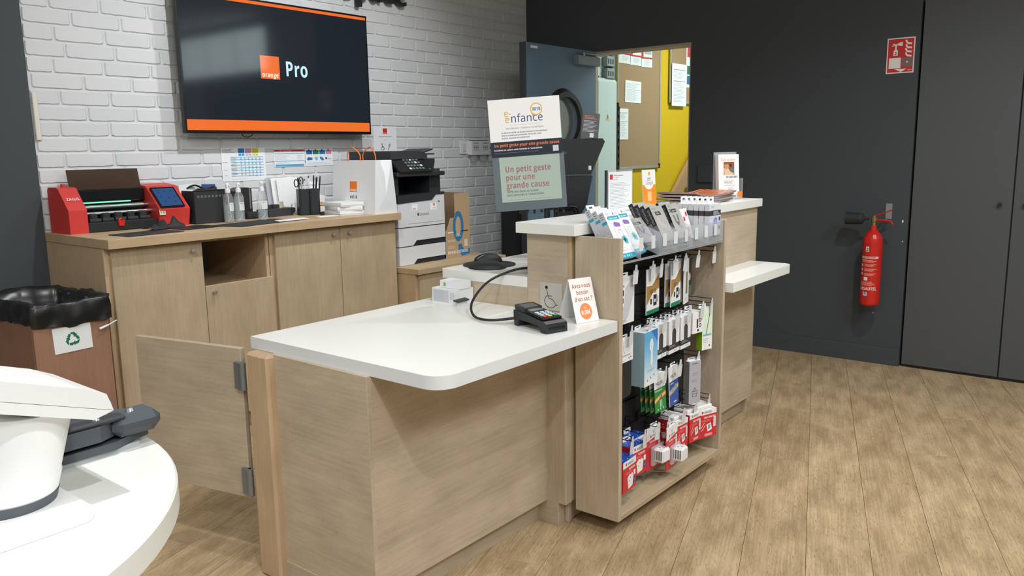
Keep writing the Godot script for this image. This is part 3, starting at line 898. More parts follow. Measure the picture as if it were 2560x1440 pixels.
# ---------------------------------------------------------------- the white-topped desk and its gate
func desk() -> void:
	var t := thing("service_desk", "pale oak service desk with white top and rounded front corner", "desk", Vector3(1.413, 0, -1.378))
	var st := mb()
	# top: x 0..0.849, z -0.822..0, front-left corner rounded
	var pg := poly([0.849, 0.0, 0.849, 0.822, 0.0, 0.822])
	for i in 11:
		var a := PI + PI / 2 * i / 10.0
		pg.append(Vector2(0.062 + cos(a) * 0.062, 0.062 + sin(a) * 0.062))
	prism(st, pg, 0.7385, 0.7395, FLAT(), true)
	var b := mb()
	prism(b, pg, 0.739, 0.7745, FLAT(), true)
	obj("edge", b, M.white_edge, t)
	b = mb()
	prism(b, pg, 0.7746, 0.776, FLAT(), true)
	obj("top", b, M.white_top, t)
	box_part("front_panel", Vector3(0.0, 0.088, -0.285), Vector3(0.81, 0.739, -0.265), M.oak_pale, t, 0.001)
	uvo = Vector2(0.4, 0.7)
	box_part("side_panel", Vector3(-0.012, 0.0, -0.70), Vector3(0.006, 0.739, -0.2652), M.oak_pale, t, 0.001, 2)
	uvo = Vector2.ZERO
	box_part("kick_board", Vector3(0.0, 0.0, -0.325), Vector3(0.81, 0.088, -0.307), M.oak_pale, t, 0.001)
	# skirting joint on the side panel
	box_part("side_skirting", Vector3(-0.014, 0.0, -0.69), Vector3(-0.011, 0.068, -0.268), M.oak_pale, t, 0.001, 2)
	box_part("end_post", Vector3(-0.04, 0.0, -0.795), Vector3(0.03, 0.738, -0.685), M.oak_edge, t, 0.008, 1)
	box_part("filler_panel", Vector3(0.809, 0.088, -0.4), Vector3(0.849, 0.739, -0.185), M.oak_pale, t, 0.001, 1)
	box_part("filler_plinth", Vector3(0.809, 0.0, -0.4), Vector3(0.849, 0.088, -0.217), M.oak_pale, t, 0.001, 2)
	# gate
	t = thing("swing_gate", "low pale oak swing gate hinged to the desk post", "gate", Vector3(1.392, 0, -2.2), 0)
	t.rotation.y = atan2(-0.105, -0.47) + PI
	box_part("leaf", Vector3(-0.01, 0.245, -0.485), Vector3(0.01, 0.742, -0.012), M.oak_pale, t, 0.0015, 2)
	for y in [0.612, 0.262]:
		var h := mb()
		bb(h, Vector3(-0.022, y, -0.034), Vector3(-0.009, y + 0.088, 0.004), 0.002)
		cyl(h, Vector3(-0.02, y, 0.002), Vector3(-0.02, y + 0.088, 0.002), 0.011)
		obj("hinge", h, mat("hinge_grey", rgb(142, 150, 156), 0.4, 0.7), t)

# ---------------------------------------------------------------- the counter
func counter() -> void:
	var t := thing("counter", "long pale oak counter with white tops at three heights", "counter", Vector3(2.264, 0, -1.55))
	uvo = Vector2(1.3, 0.2)
	box_part("end_panel", Vector3(0.0, 0.0, -0.206), Vector3(0.02, 1.05, -0.03), M.oak_pale, t, 0.0015, 2)
	uvo = Vector2.ZERO
	box_part("corner_strip", Vector3(0.0, 0.09, -0.0295), Vector3(0.022, 1.05, -0.014), M.oak_edge, t, 0.001, 1)
	box_part("low_end_panel", Vector3(0.0, 0.0, -0.6), Vector3(0.02, 0.851, -0.2065), M.oak_pale, t, 0.001, 2)
	box_part("front_panel", Vector3(0.02, 0.088, -0.02), Vector3(1.58, 1.05, 0.0), M.oak_pale, t, 0.0015)
	box_part("plinth", Vector3(0.0, 0.0, -0.08), Vector3(1.58, 0.088, -0.045), M.oak_pale, t, 0.001)
	box_part("right_end_panel", Vector3(1.56, 0.0, -0.6), Vector3(1.58, 1.05, -0.0205), M.oak_pale, t, 0.001, 2)
	box_part("back_panel", Vector3(0.02, 0.0, -0.206), Vector3(1.56, 1.05, -0.19), M.oak_pale, t, 0.001)
	box_part("high_top", Vector3(-0.03, 1.051, -0.233), Vector3(1.59, 1.089, 0.02), M.white_top, t, 0.0015)
	box_part("work_top", Vector3(-0.001, 0.8515, -0.625), Vector3(1.56, 0.89, -0.2068), M.white_top, t, 0.0015)
	# low shelf at the right, for seated customers
	var pg := poly([0.0, 0.0, 0.0, 0.208])
	pg.append(Vector2(0.63, 0.208))
	for i in 9:
		var a := PI / 2 * i / 8.0
		pg.append(Vector2(0.63 + 0.05 * sin(a), 0.158 + 0.05 * cos(a)))
	pg.append(Vector2(0.68, 0.0))
	var st := mb()
	prism(st, pg, 0.0, 0.039, Transform3D(Basis(Vector3(1, 0, 0), Vector3(0, 0, 1), Vector3(0, 1, 0)), Vector3(0.836, 0.751, 0.001)), true)
	obj("low_shelf", st, M.white_top, t)
	# access plate
	var s := sheet(64, 64, rgb(206, 202, 194), 6.0)
	var K := rgb(28, 28, 28)
	s.disc(K, 19, 12, 3.9)
	s.stroke(K, [19, 15, 25.5, 37, 37, 39, 46.5, 52, 50, 51], 1.5)
	s.stroke(K, [23.5, 31, 34, 31.5], 1.5)
	var arc := []
	for i in 20:
		var a := deg_to_rad(-118 - i * 11.0)
		arc.append_array([30 + 16.5 * cos(a), 44 + 15 * sin(a)])
	s.stroke(K, arc, 1.5)
	var pm := printed("plate_print", s, 0.35)
	pm.metallic = 0.35
	tag(card("access_plate", 0.096, 0.098, 0.002, pm, M.brushed, self, T(Vector3(2.2638, 0.782, -1.65), 0, -90, 0)), "small brushed metal plate with wheelchair symbol on the counter end", "plate")

# ---------------------------------------------------------------- things on the brick wall
func on_brick_wall() -> void:
	var t := thing("television", "large black flat television showing orange bars and a logo", "television", Vector3(2.84, 1.45, -3.9))
	var st := mb()
	bb(st, Vector3(-0.618, 0, -0.035), Vector3(0.618, 0.707, -0.006), 0.003)
	bb(st, Vector3(-0.35, 0.15, -0.075), Vector3(0.35, 0.5, -0.034), 0.01)
	obj("housing", st, M.black, t)
	st = mb()
	bb(st, Vector3(-0.618, 0, -0.006), Vector3(0.618, 0.016, 0.0), 0.001); bb(st, Vector3(-0.618, 0.697, -0.006), Vector3(0.618, 0.707, 0.0), 0.001)
	bb(st, Vector3(-0.618, 0.016, -0.006), Vector3(-0.608, 0.697, 0.0), 0.001); bb(st, Vector3(0.608, 0.016, -0.006), Vector3(0.618, 0.697, 0.0), 0.001)
	obj("bezel", st, M.black_gloss, t)
	st = mb()
	bb(st, Vector3(-0.2, 0.2, -0.103), Vector3(0.2, 0.45, -0.074), 0.003)
	obj("wall_bracket", st, M.steel_dark, t)
	var s := sheet(1216, 681, rgb(30, 36, 44), 1.0)
	var og := rgb(240, 112, 46)
	s.px(og, 0, 0, 1216, 16); s.px(og, 0, 627, 1216, 54)
	s.px(og, 454, 278, 123, 123)
	s.text(Color.WHITE, "orange", 463, 392, 36, true, false, 0.86)
	s.text(Color.WHITE, "TM", 565, 372, 8)
	s.text(rgb(205, 240, 255), "Pro", 612, 380, 113, true, false, 0.86)
	var scr := printed("tv_screen", s, 0.07, 0.85)
	card("screen", 1.216, 0.681, 0.004, scr, M.black, t, T(Vector3(0, 0.016, -0.0055)))
	st = mb()
	tube(st, curve([Vector3(-0.275, 0.02, -0.04), Vector3(-0.265, -0.008, -0.045), Vector3(-0.235, -0.018, -0.05), Vector3(-0.205, -0.006, -0.045), Vector3(-0.2, 0.02, -0.04)], 20), 0.0025, 6)
	obj("cable_loop", st, M.black, t)
	# raised lettering above the set, cut by the top of the photograph
	tag(letters("wall_lettering", "espace", 0.194, 0.03, M.black, self, T(Vector3(3.565, 2.288 + 0.052, -3.985))), "raised black wall lettering on the brick above the television", "lettering")
	# papers
	var W := Color(0.93, 0.94, 0.95)
	s = sheet(280, 182, W, 1.6)
	s.lines(rgb(90, 90, 95), 8, 6, 80, 4, 6, 2); s.disc(rgb(190, 190, 195), 56, 8, 5)
	for i in 3:
		s.px([rgb(20, 128, 200), rgb(200, 150, 190), rgb(208, 190, 20)][i], 106 + i * 45, 2, 40, 26)
		for q in 2: s.px([rgb(50, 150, 215), rgb(215, 170, 200), rgb(220, 205, 60)][i], 108 + i * 45 + q * 20, 31, 17, 12)
	for r in 15:
		s.px(rgb(120, 190, 220) if r % 2 == 0 else W, 56, 48 + r * 7.4, 210, 4.6)
		s.px(rgb(60, 80, 100), 58, 49 + r * 7.4, 26 + 12 * absf(sin(r * 2.0)), 1.6)
		for c in 6: s.px(rgb(60, 90, 130), 118 + c * 24, 49.5 + r * 7.4, 9, 2.2)
	s.px(rgb(60, 60, 65), 8, 76, 30, 2); s.px(rgb(60, 60, 65), 12, 118, 22, 2); s.px(rgb(60, 60, 65), 16, 148, 12, 2)
	s.lines(rgb(120, 120, 125), 60, 170, 130, 1, 6, 1.5)
	tag(card("price_table_sheet", 0.277, 0.18, 0.001, printed("table_print", s, 0.6), M.white_paper, self, T(Vector3(2.615, 1.194, -4.0115))), "white sheet with blue, pink and yellow tariff table on brick", "poster")
	s = sheet(212, 104, W, 1.6)
	s.px(rgb(190, 50, 56), 2, 4, 208, 11); s.text(Color.WHITE, "Dont    Total    Solution", 40, 13, 8)
	s.px(rgb(70, 150, 190), 4, 26, 204, 4); s.px(rgb(70, 150, 190), 4, 68, 204, 4); s.px(rgb(90, 165, 205), 6, 88, 200, 14)
	s.lines(rgb(120, 125, 130), 6, 36, 110, 5, 6, 1.4); s.lines(rgb(120, 125, 130), 160, 36, 40, 5, 6, 1.4); s.lines(rgb(120, 125, 130), 6, 76, 110, 2, 5, 1.4)
	tag(card("insurance_sheet", 0.212, 0.104, 0.001, printed("insure_print", s, 0.6), M.white_paper, self, T(Vector3(2.919, 1.263, -4.0115))), "white sheet with red heading bar and blue stripes on brick", "poster")
	s = sheet(202, 106, W, 1.6)
	s.px(rgb(110, 110, 115), 4, 2, 190, 2)
	for i in 4:
		s.px([rgb(24, 90, 170), rgb(26, 120, 60), rgb(24, 110, 180), rgb(214, 130, 160)][i], 6 + i * 48, 14, 44, 24)
		s.disc(rgb(60, 70, 80), 26 + i * 48, 12, 5)
	s.shape(rgb(40, 110, 170), [8, 62, 22, 54, 48, 58, 50, 70, 14, 74]); s.shape(rgb(120, 190, 220), [64, 56, 82, 52, 92, 66, 76, 76]); s.shape(rgb(50, 130, 190), [104, 50, 124, 56, 138, 72, 120, 76, 106, 64])
	s.px(rgb(40, 40, 44), 146, 56, 12, 12); s.lines(rgb(120, 120, 125), 162, 62, 34, 2, 5, 2); s.lines(rgb(140, 140, 145), 10, 86, 180, 3, 5, 1.2)
	tag(card("colour_tabs_sheet", 0.202, 0.106, 0.001, printed("tabs_print", s, 0.6), M.white_paper, self, T(Vector3(3.134, 1.265, -4.0113))), "white sheet with four coloured tabs and blue pictures on brick", "poster")
	s = sheet(200, 205, W, 1.6)
	s.px(rgb(206, 36, 40), 82, 14, 36, 36); s.text(Color.WHITE, "orange", 84, 47, 9, true)
	s.px(rgb(90, 90, 95), 44, 66, 112, 3); s.px(rgb(110, 110, 115), 90, 90, 12, 2)
	var K := rgb(35, 35, 38)
	s.disc(K, 70, 114, 4); s.stroke(K, [70, 118, 72, 134, 84, 135, 90, 148], 3.4); s.disc(K, 74, 142, 13, 10)
	s.stroke(K, [140, 112, 128, 126, 134, 134, 122, 152], 4.0); s.stroke(K, [146, 118, 138, 128], 3.0)
	s.px(K, 62, 164, 26, 30); s.px(W, 74, 168, 10, 20); s.disc(K, 132, 178, 12, 8); s.shape(K, [116, 178, 132, 168, 148, 178, 132, 188])
	tag(card("access_notice", 0.2, 0.205, 0.001, printed("access_print", s, 0.6), M.white_paper, self, T(Vector3(3.674, 1.301, -4.0113))), "white notice with red square and access pictograms on brick", "poster")
	# switch and two alarm call points
	t = thing("light_switch", "single white light switch left of the two alarm boxes", "switch", Vector3(4.432, 1.315, -4.0125))
	box_part("plate", Vector3(-0.045, 0, 0), Vector3(0.045, 0.094, 0.01), M.white_plastic, t, 0.004)
	box_part("rocker", Vector3(-0.018, 0.018, 0.01), Vector3(0.02, 0.076, 0.014), mat("rocker", rgb(214, 214, 212), 0.4), t, 0.002)
	var dots := sheet(80, 90, rgb(222, 223, 222), 2.0)
	dots.px(rgb(120, 120, 122), 16, 12, 48, 5); dots.px(rgb(200, 200, 200), 14, 26, 52, 40)
	for k in [-1, 1]: dots.shape(rgb(30, 30, 30), [40 + k * 22, 42, 40 + k * 12, 38, 40 + k * 12, 46])
	dots.disc(rgb(30, 30, 30), 40, 42, 4)
	var dm := printed("call_print", dots, 0.5)
	for k in 2:
		t = thing("alarm_call_point", ["left of the two white alarm boxes with clear flap", "right of the two white alarm boxes with clear flap"][k], "alarm box", Vector3(4.525 + k * 0.105, 1.31, -4.0125), 0, "alarm call points")
		card("housing", 0.098, 0.1, 0.045, dm, M.white_plastic, t)
		box_part("top_hinge", Vector3(-0.04, 0.1, 0.01), Vector3(0.04, 0.106, 0.04), M.charcoal, t)
		st = mb()
		lathe(st, [[0.0, -0.05], [0.028, -0.045], [0.036, -0.02], [0.036, 0.0]], 16, T(Vector3(0, 0, 0.02)), 1.0, 0.45)
		obj("clear_flap", st, M.blister, t)
	t = thing("wall_socket", "white wall plate right of the alarm boxes", "socket", Vector3(4.715, 1.305, -4.0125))
	box_part("plate", Vector3(-0.035, 0, 0), Vector3(0.035, 0.11, 0.012), mat("plate_grey", rgb(196, 198, 200), 0.5), t, 0.004)
	st = mb()
	cyl(st, Vector3(0.005, 0.055, 0.012), Vector3(0.005, 0.055, 0.016), 0.006)
	obj("screw_cap", st, M.charcoal, t)
	st = mb()
	lathe(st, [[0.0, -0.05], [0.025, -0.045], [0.03, -0.02], [0.03, 0.0]], 16, T(Vector3(0, 0, 0.02)), 1.0, 0.45)
	obj("clear_flap", st, M.blister, t)

# ---------------------------------------------------------------- things on the oak worktop
func on_worktop() -> void:
	var Y := 0.998
	# cutting plotter
	var t := thing("cutting_plotter", "red and black cutting plotter with raised brown lid on the worktop", "plotter", Vector3(1.86, Y, -3.78))
	var R: Material = M.red_plastic
	var side := poly([0.0, 0.0, 0.0, 0.105, 0.085, 0.2, 0.105, 0.206, 0.19, 0.206, 0.2, 0.19, 0.2, 0.0])
	var st := mb()
	prism(st, side, -0.295, -0.215, SIDE())
	obj("end_cap", st, R, t)
	st = mb()
	prism(st, poly([0.0, 0.0, -0.02, 0.085, 0.1, 0.195, 0.19, 0.206, 0.2, 0.19, 0.2, 0.0]), 0.115, 0.27, SIDE())
	obj("control_housing", st, R, t)
	# logo print on the left cap
	var slope := Transform3D(Basis(Vector3(1, 0, 0), Vector3(0, 0.745, -0.667), Vector3(0, 0.667, 0.745)), Vector3(-0.255, 0.152, -0.04))
	letters("cap_logo", "ZAGG", 0.022, 0.0004, mat("logo_pink", rgb(232, 200, 196), 0.5), t, Transform3D(slope.basis, slope.origin + slope.basis.z * 0.0032))
	# tilted touch screen
	var tilt := Transform3D(Basis(Vector3(1, 0, 0), Vector3(0, 0.676, -0.737), Vector3(0, 0.737, 0.676)), Vector3(0.185, 0.09, 0.017))
	st = mb()
	prism(st, rrect(0.125, 0.138, 0.006, 3, 0, 0.07), 0.0, 0.006, tilt)
	var sc := obj("touch_screen", st, M.black_gloss, t)
	var s := sheet(105, 118, rgb(46, 92, 150), 1.6)
	for q in [[20, 26], [52, 22], [84, 18], [24, 56], [88, 58], [56, 66], [30, 90], [80, 92]]: s.disc(rgb(24, 50, 96), q[0], q[1], 4)
	card("picture", 0.108, 0.12, 0.0006, printed("plotter_screen", s, 0.3, 0.6), M.black, sc, Transform3D(tilt.basis, tilt * Vector3(0, 0.01, 0.0061)))
	s = sheet(40, 32, Color(0.92, 0.92, 0.9), 2.0)
	s.shape(rgb(90, 130, 60), [6, 26, 8, 8, 14, 6, 13, 26]); s.px(rgb(150, 170, 90), 20, 6, 16, 20)
	card("sticker", 0.03, 0.026, 0.0005, printed("sticker_print", s, 0.5), M.white_paper, t, T(Vector3(0.128, 0.06, 0.019), -3, 0, 0))
	box_part("base", Vector3(-0.215, 0.0, -0.19), Vector3(0.115, 0.045, -0.004), M.black, t, 0.004)
	box_part("rear_cover", Vector3(-0.215, 0.13, -0.19), Vector3(0.115, 0.19, -0.11), M.black_gloss, t, 0.006)
	box_part("rear_wall", Vector3(-0.215, 0.045, -0.195), Vector3(0.115, 0.13, -0.18), M.charcoal, t, 0.0)
	for k in 2:
		st = mb()
		cyl(st, Vector3(-0.215, 0.082 + k * 0.028, -0.06 - k * 0.03), Vector3(0.115, 0.082 + k * 0.028, -0.06 - k * 0.03), 0.008)
		obj("guide_rail", st, M.steel, t)
	box_part("light_strip", Vector3(-0.2, 0.128, -0.1), Vector3(0.03, 0.134, -0.085), glow("green_led", rgb(120, 235, 190), 0.5), t, 0.001)
	box_part("cutting_strip", Vector3(-0.2, 0.1, -0.12), Vector3(0.1, 0.118, -0.1), mat("pale_strip", rgb(196, 210, 202), 0.4), t, 0.002)
	for k in 5:
		st = mb()
		bb(st, Vector3(-0.19 + k * 0.058, 0.044, -0.1), Vector3(-0.155 + k * 0.058, 0.085, -0.03), 0.006)
		cyl(st, Vector3(-0.2 + k * 0.058, 0.052, -0.022), Vector3(-0.15 + k * 0.058, 0.052, -0.022), 0.011)
		obj("pinch_roller", st, M.black_soft, t)
	st = mb()
	prism(st, poly([-0.012, 0.0, 0.012, 0.0, 0.016, 0.028, -0.016, 0.028]), 0.0, 0.008, T(Vector3(-0.065, 0.022, -0.004)))
	cyl(st, Vector3(-0.075, 0.051, -0.006), Vector3(-0.06, 0.056, -0.006), 0.004)
	obj("red_latch", st, M.red_paint, t)
	st = mb()
	bx(st, Vector3(0, 0.05, 0), Vector3(0.335, 0.1, 0.004), 0.001, 0, T(Vector3(-0.05, 0.185, -0.15), -13, 0, 0))
	obj("brown_lid", st, M.smoke, t)
	st = mb()
	bb(st, Vector3(-0.265, 0.2, -0.13), Vector3(-0.25, 0.222, -0.11), 0.002)
	obj("lid_catch", st, R, t)
	# folded black cloth in front of the plotter
	st = mb()
	var n := 12
	for j in n:
		for i in 26:
			var q := []
			for e in [[0, 0], [1, 0], [1, 1], [0, 1]]:
				var u: float = float(i + e[0]) / 26
				var v: float = float(j + e[1]) / n
				var r := sin(v * PI)
				q.append(Vector3(u * 0.17 - 0.085 + 0.012 * sin(v * 5 + u * 9), 0.002 + r * (0.012 + 0.022 * absf(sin(u * 7.3 + 0.5)) + 0.012 * sin(v * 9 + u * 17)) * (0.3 + u * 0.7) * 1.2, (v - 0.5) * 0.085 + 0.014 * sin(u * 8)))
			quad(st, q[0], q[1], q[2], q[3], Vector3.UP)
	st.generate_normals()
	tag(obj("black_cloth", st, M.black_soft, self, T(Vector3(1.935, Y + 0.004, -3.68), 0, 20, 0)), "crumpled black cloth lying in front of the red plotter", "cloth")
	# black mats on the worktop
	var print_mat := mat("mat_print", rgb(60, 62, 64), 0.45)
	print_mat.albedo_texture = speckle(31, 128, 0.35, 1.0, 0.05, 3); print_mat.uv1_scale = Vector3(4, 8, 1)
	for e in [[1.785, -3.53, 0.27, 0.17, "grey patterned cutting mat under the black cloth", "mat_print", 4.0], [2.05, -3.6, 0.2, 0.17, "patterned grey mat between plotter and plain black mat", "mat_print", 6.0], [2.37, -3.55, 0.42, 0.2, "plain black mat along the worktop edge below the bottles", "black_soft", 12.0]]:
		st = mb()
		prism(st, rrect(e[2], e[3], 0.012, 4), 0.0, 0.003, FLAT())
		tag(obj("counter_mat", st, M[e[5]], self, T(Vector3(e[0], Y + 0.0003, e[1]), 0, e[6], 0)), e[4], "mat", "mats on the worktop")
	st = mb()
	prism(st, poly([-0.09, -0.03, 0.1, -0.05, 0.14, 0.03, -0.05, 0.045]), 0.0, 0.0015, FLAT())
	tag(obj("loose_paper", st, M.white_paper, self, T(Vector3(2.53, Y + 0.0035, -3.52), 0, 10, 0)), "loose white paper lying on the plain black mat", "paper")
	# black crate with odds and ends
	t = thing("storage_crate", "black plastic crate with slotted rim beside the plotter", "crate", Vector3(2.255, Y, -3.85))
	st = mb()
	bb(st, Vector3(-0.1, 0, 0.085), Vector3(0.1, 0.165, 0.093), 0.002); bb(st, Vector3(-0.1, 0, -0.12), Vector3(0.1, 0.165, -0.112), 0.002)
	bb(st, Vector3(-0.1, 0, -0.112), Vector3(-0.092, 0.165, 0.085), 0.002); bb(st, Vector3(0.092, 0, -0.112), Vector3(0.1, 0.165, 0.085), 0.002)
	bb(st, Vector3(-0.092, 0, -0.112), Vector3(0.092, 0.006, 0.085), 0.0)
	obj("body", st, M.black_soft, t)
	st = mb()
	for k in 9: bb(st, Vector3(-0.085 + k * 0.02, 0.13, 0.093), Vector3(-0.073 + k * 0.02, 0.142, 0.0945))
	obj("rim_slots", st, mat("slot_grey", rgb(96, 98, 98), 0.6), t).set_meta("kind", "stuff")
	st = mb()
	bb(st, Vector3(-0.1, 0.163, 0.083), Vector3(0.1, 0.169, 0.097), 0.002)
	obj("rim", st, M.black, t)
	card("red_strip", 0.009, 0.045, 0.001, mat("strip_red", rgb(150, 70, 66), 0.5), M.red_plastic, t, T(Vector3(0.088, 0.1, 0.093)))
	tag(card("white_label_box", 0.095, 0.05, 0.02, M.white_paper, M.white_paper, self, T(Vector3(2.19, Y + 0.145, -3.9), 0, 8, 4)), "white printed box end showing behind the crate rim", "box")
	tag(card("blue_card", 0.075, 0.03, 0.012, mat("card_blue", rgb(52, 86, 140), 0.5), mat("card_blue", rgb(52, 86, 140), 0.5), self, T(Vector3(2.335, Y + 0.16, -3.93), 0, 4, -2)), "small blue box end above the black crate", "box")
	st = mb()
	tube(st, curve([Vector3(-0.08, 0.165, -0.04), Vector3(-0.03, 0.19, -0.02), Vector3(0.03, 0.17, -0.03), Vector3(0.07, 0.178, 0.0), Vector3(0.04, 0.168, 0.05), Vector3(-0.05, 0.172, 0.04)], 30), 0.005, 6)
	tag(obj("coiled_cable", st, M.black, self, T(Vector3(2.255, Y, -3.85))), "black cable coiled on top of the crate", "cable")
	# spray bottles
	var prof := [[0.0, 0.0], [0.023, 0.001], [0.0255, 0.006], [0.0255, 0.11], [0.024, 0.128], [0.018, 0.142], [0.0125, 0.148], [0.0125, 0.152]]
	var names := ["left of the three clear spray bottles, half empty", "middle of the three clear spray bottles, nearly full", "right of the three clear spray bottles, standing on the mat"]
	for k in 3:
		t = thing("spray_bottle", names[k], "bottle", Vector3([2.318, 2.376, 2.474][k], Y + (0.003 if k == 2 else 0.0), [-3.72, -3.715, -3.655][k]), [20.0, 10.0, -5.0][k], "clear spray bottles")
		st = mb()
		lathe(st, prof, 24)
		obj("bottle", st, glass("bottle_clear", Color(0.9, 0.94, 0.95), 0.14, 0.05), t)
		st = mb()
		var f: float = [0.09, 0.13, 0.05][k]
		lathe(st, [[0.0, 0.003], [0.0235, 0.003], [0.0235, f], [0.0, f]], 20)
		obj("liquid", st, glass("liquid", Color(0.80, 0.86, 0.88), 0.2, 0.02), t)
		st = mb()
		lathe(st, [[0.0, 0.15], [0.0135, 0.15], [0.0135, 0.168], [0.0075, 0.17], [0.0075, 0.176], [0.009, 0.177], [0.009, 0.195], [0.0075, 0.198], [0.0, 0.198]], 20)
		bb(st, Vector3(-0.004, 0.184, 0.004), Vector3(0.004, 0.192, 0.014), 0.002)
		obj("spray_head", st, M.white_plastic, t)
		st = mb()
		tube(st, curve([Vector3(0, 0.15, 0), Vector3(0.002, 0.08, 0.002), Vector3(0.01, 0.03, 0.005), Vector3(-0.012, 0.008, 0.004)], 14), 0.0016, 6)
		obj("dip_tube", st, M.white_plastic, t)
		s = sheet(30, 40, Color(0.9, 0.9, 0.9), 2.0)
		s.text(rgb(60, 60, 60), "Spray", 4, 8, 6, true)
		s.lines(rgb(170, 170, 172), 4, 12, 22, 6, 4, 1.2)
		# the label wraps the bottle
		st = mb()
		for i in 8:
			var a0 := deg_to_rad(42.0 + i * 11.0)
			var a1 := deg_to_rad(42.0 + (i + 1) * 11.0)
			var p0 := Vector3(cos(a0), 0, sin(a0)) * 0.0258
			var p1 := Vector3(cos(a1), 0, sin(a1)) * 0.0258
			sq(st, p0 + Vector3(0, 0.058, 0), p1 + Vector3(0, 0.058, 0), p1 + Vector3(0, 0.1, 0), p0 + Vector3(0, 0.1, 0), p0.normalized(), p1.normalized(), Vector2(1 - i / 8.0, 1), Vector2(1 - (i + 1) / 8.0, 1), Vector2(1 - (i + 1) / 8.0, 0), Vector2(1 - i / 8.0, 0))
		obj("label", st, M.get("bottle_label", printed("bottle_label", s, 0.6)), t)
	# black dock behind the bottles, and the low tray beside it
	t = thing("black_dock", "upright black device with silver edge behind the spray bottles", "device", Vector3(2.5, Y, -3.9))
	st = mb()
	prism(st, poly([-0.055, 0.0, 0.05, 0.0, 0.05, 0.16, 0.03, 0.165, -0.012, 0.165, -0.055, 0.148]), -0.04, 0.04)
	obj("body", st, M.black, t)
	box_part("silver_edge", Vector3(0.033, 0.05, 0.04), Vector3(0.042, 0.162, 0.0425), M.steel, t, 0.001)
	box_part("front_foot", Vector3(-0.02, 0.0, 0.04), Vector3(0.09, 0.035, 0.1), M.black_soft, t, 0.006)
	t = thing("black_tray", "low black cradle with two slots beside the bottles", "device", Vector3(2.69, Y, -3.86), 6)
	st = mb()
	prism(st, poly([-0.085, 0.0, 0.08, 0.0, 0.105, 0.022, 0.105, 0.04, 0.09, 0.044, -0.085, 0.04]), -0.05, 0.05)
	obj("body", st, M.charcoal, t)
	for k in 2: obj("cradle", mb_box(Vector3(-0.07 + k * 0.06, 0.038, -0.03), Vector3(-0.03 + k * 0.06, 0.064, 0.01), 0.004), M.charcoal, t)
	# booklets leaning on the wall
	for e in [[2.832, -3.905, 0.128, 0.205, 8.0, -7.0, "front booklet leaning behind the pen cup", "white_paper"], [2.81, -3.925, 0.128, 0.207, 9.0, -9.0, "middle booklet leaning behind the pen cup", "white_paper"], [2.79, -3.945, 0.128, 0.209, 10.0, -11.0, "rear booklet leaning behind the pen cup", "grey_print"], [2.745, -3.87, 0.06, 0.075, 12.0, 40.0, "small yellowish notepad leaning beside the pen cup", "pad_yellow"]]:
		mat("pad_yellow", rgb(206, 198, 158), 0.7)
		tag(card("booklet", e[2], e[3], 0.007, M[e[7]], M.white_paper, self, T(Vector3(e[0], Y + 0.001, e[1]), -e[4] * 0.6, e[5] - 8.0, 3)), "white " + e[6] if e[7] != "pad_yellow" else e[6], "booklet", "booklets against the brick wall")
	# pen cup
	t = thing("pen_cup", "black two-part desk cup full of pens", "pen holder", Vector3(2.845, Y, -3.76), -20)
	st = mb()
	for z in [[0.0, 0.15]]:
		for k in 2:
			var o := rrect(0.058, 0.075, 0.014, 4, -0.03 + k * 0.06)
			var i2 := rrect(0.05, 0.067, 0.011, 4, -0.03 + k * 0.06)
			for q in o.size():
				var w := (q + 1) % o.size()
				var a := o[q]
				var b := o[w]
				var c := i2[w]
				var d := i2[q]
				var nn := Vector3((a + b).x / 2 - (-0.03 + k * 0.06), 0, -(a + b).y / 2).normalized()
				quad(st, Vector3(a.x, 0, -a.y), Vector3(b.x, 0, -b.y), Vector3(b.x, 0.145, -b.y), Vector3(a.x, 0.145, -a.y), nn)
				quad(st, Vector3(d.x, 0, -d.y), Vector3(c.x, 0, -c.y), Vector3(c.x, 0.145, -c.y), Vector3(d.x, 0.145, -d.y), -nn)
				quad(st, Vector3(a.x, 0.145, -a.y), Vector3(b.x, 0.145, -b.y), Vector3(c.x, 0.145, -c.y), Vector3(d.x, 0.145, -d.y), Vector3.UP)
			prism(st, o, 0.0, 0.004, FLAT())
	obj("cup", st, mat("cup_black", rgb(38, 41, 45), 0.4), t)
	var pens := [[-0.04, 0.0, 0.04, "black", 0.012, 0.2], [-0.02, 0.01, 0.05, "grey_print", 0.02, 0.188], [0.012, -0.01, 0.04, "white_plastic", 0.0, 0.205], [0.022, 0.015, 0.045, "black", 0.01, 0.21], [0.035, 0.0, 0.045, "black_gloss", 0.02, 0.2], [0.042, -0.015, 0.04, "steel", 0.015, 0.195], [0.05, 0.012, 0.045, "black", 0.02, 0.205], [-0.012, -0.012, 0.04, "white_plastic", 0.0, 0.19]]
	pens.sort_custom(func(a, b): return a[0] < b[0])
	var pen_no := 0
	for e in pens:
		pen_no += 1
		var lbl := "%s pen in the black cup, %s from left" % [{"black": "matt black", "grey_print": "light grey", "white_plastic": "white", "black_gloss": "glossy black", "steel": "silver"}[e[3]], ["first", "second", "third", "fourth", "fifth", "sixth", "seventh", "eighth"][pen_no - 1]]
		var p := thing("pen", lbl, "pen", Vector3(2.845, Y, -3.76), -20, "pens in the black cup")
		st = mb()
		var a := Vector3(e[0] * 0.9, 0.006, e[1])
		var b := Vector3(e[0] + e[4] * signf(e[0]), e[5], e[1] * 1.2)
		cyl(st, a, b, 0.0042, 10)
		obj("barrel", st, M[e[3]], p)
		st = mb()
		cyl(st, b, b + (b - a).normalized() * 0.01, 0.0034, 8)
		obj("push_button", st, M.black, p)
	t = thing("scissors", "black-handled scissors standing in the desk cup", "scissors", Vector3(2.845, Y, -3.76), -20)
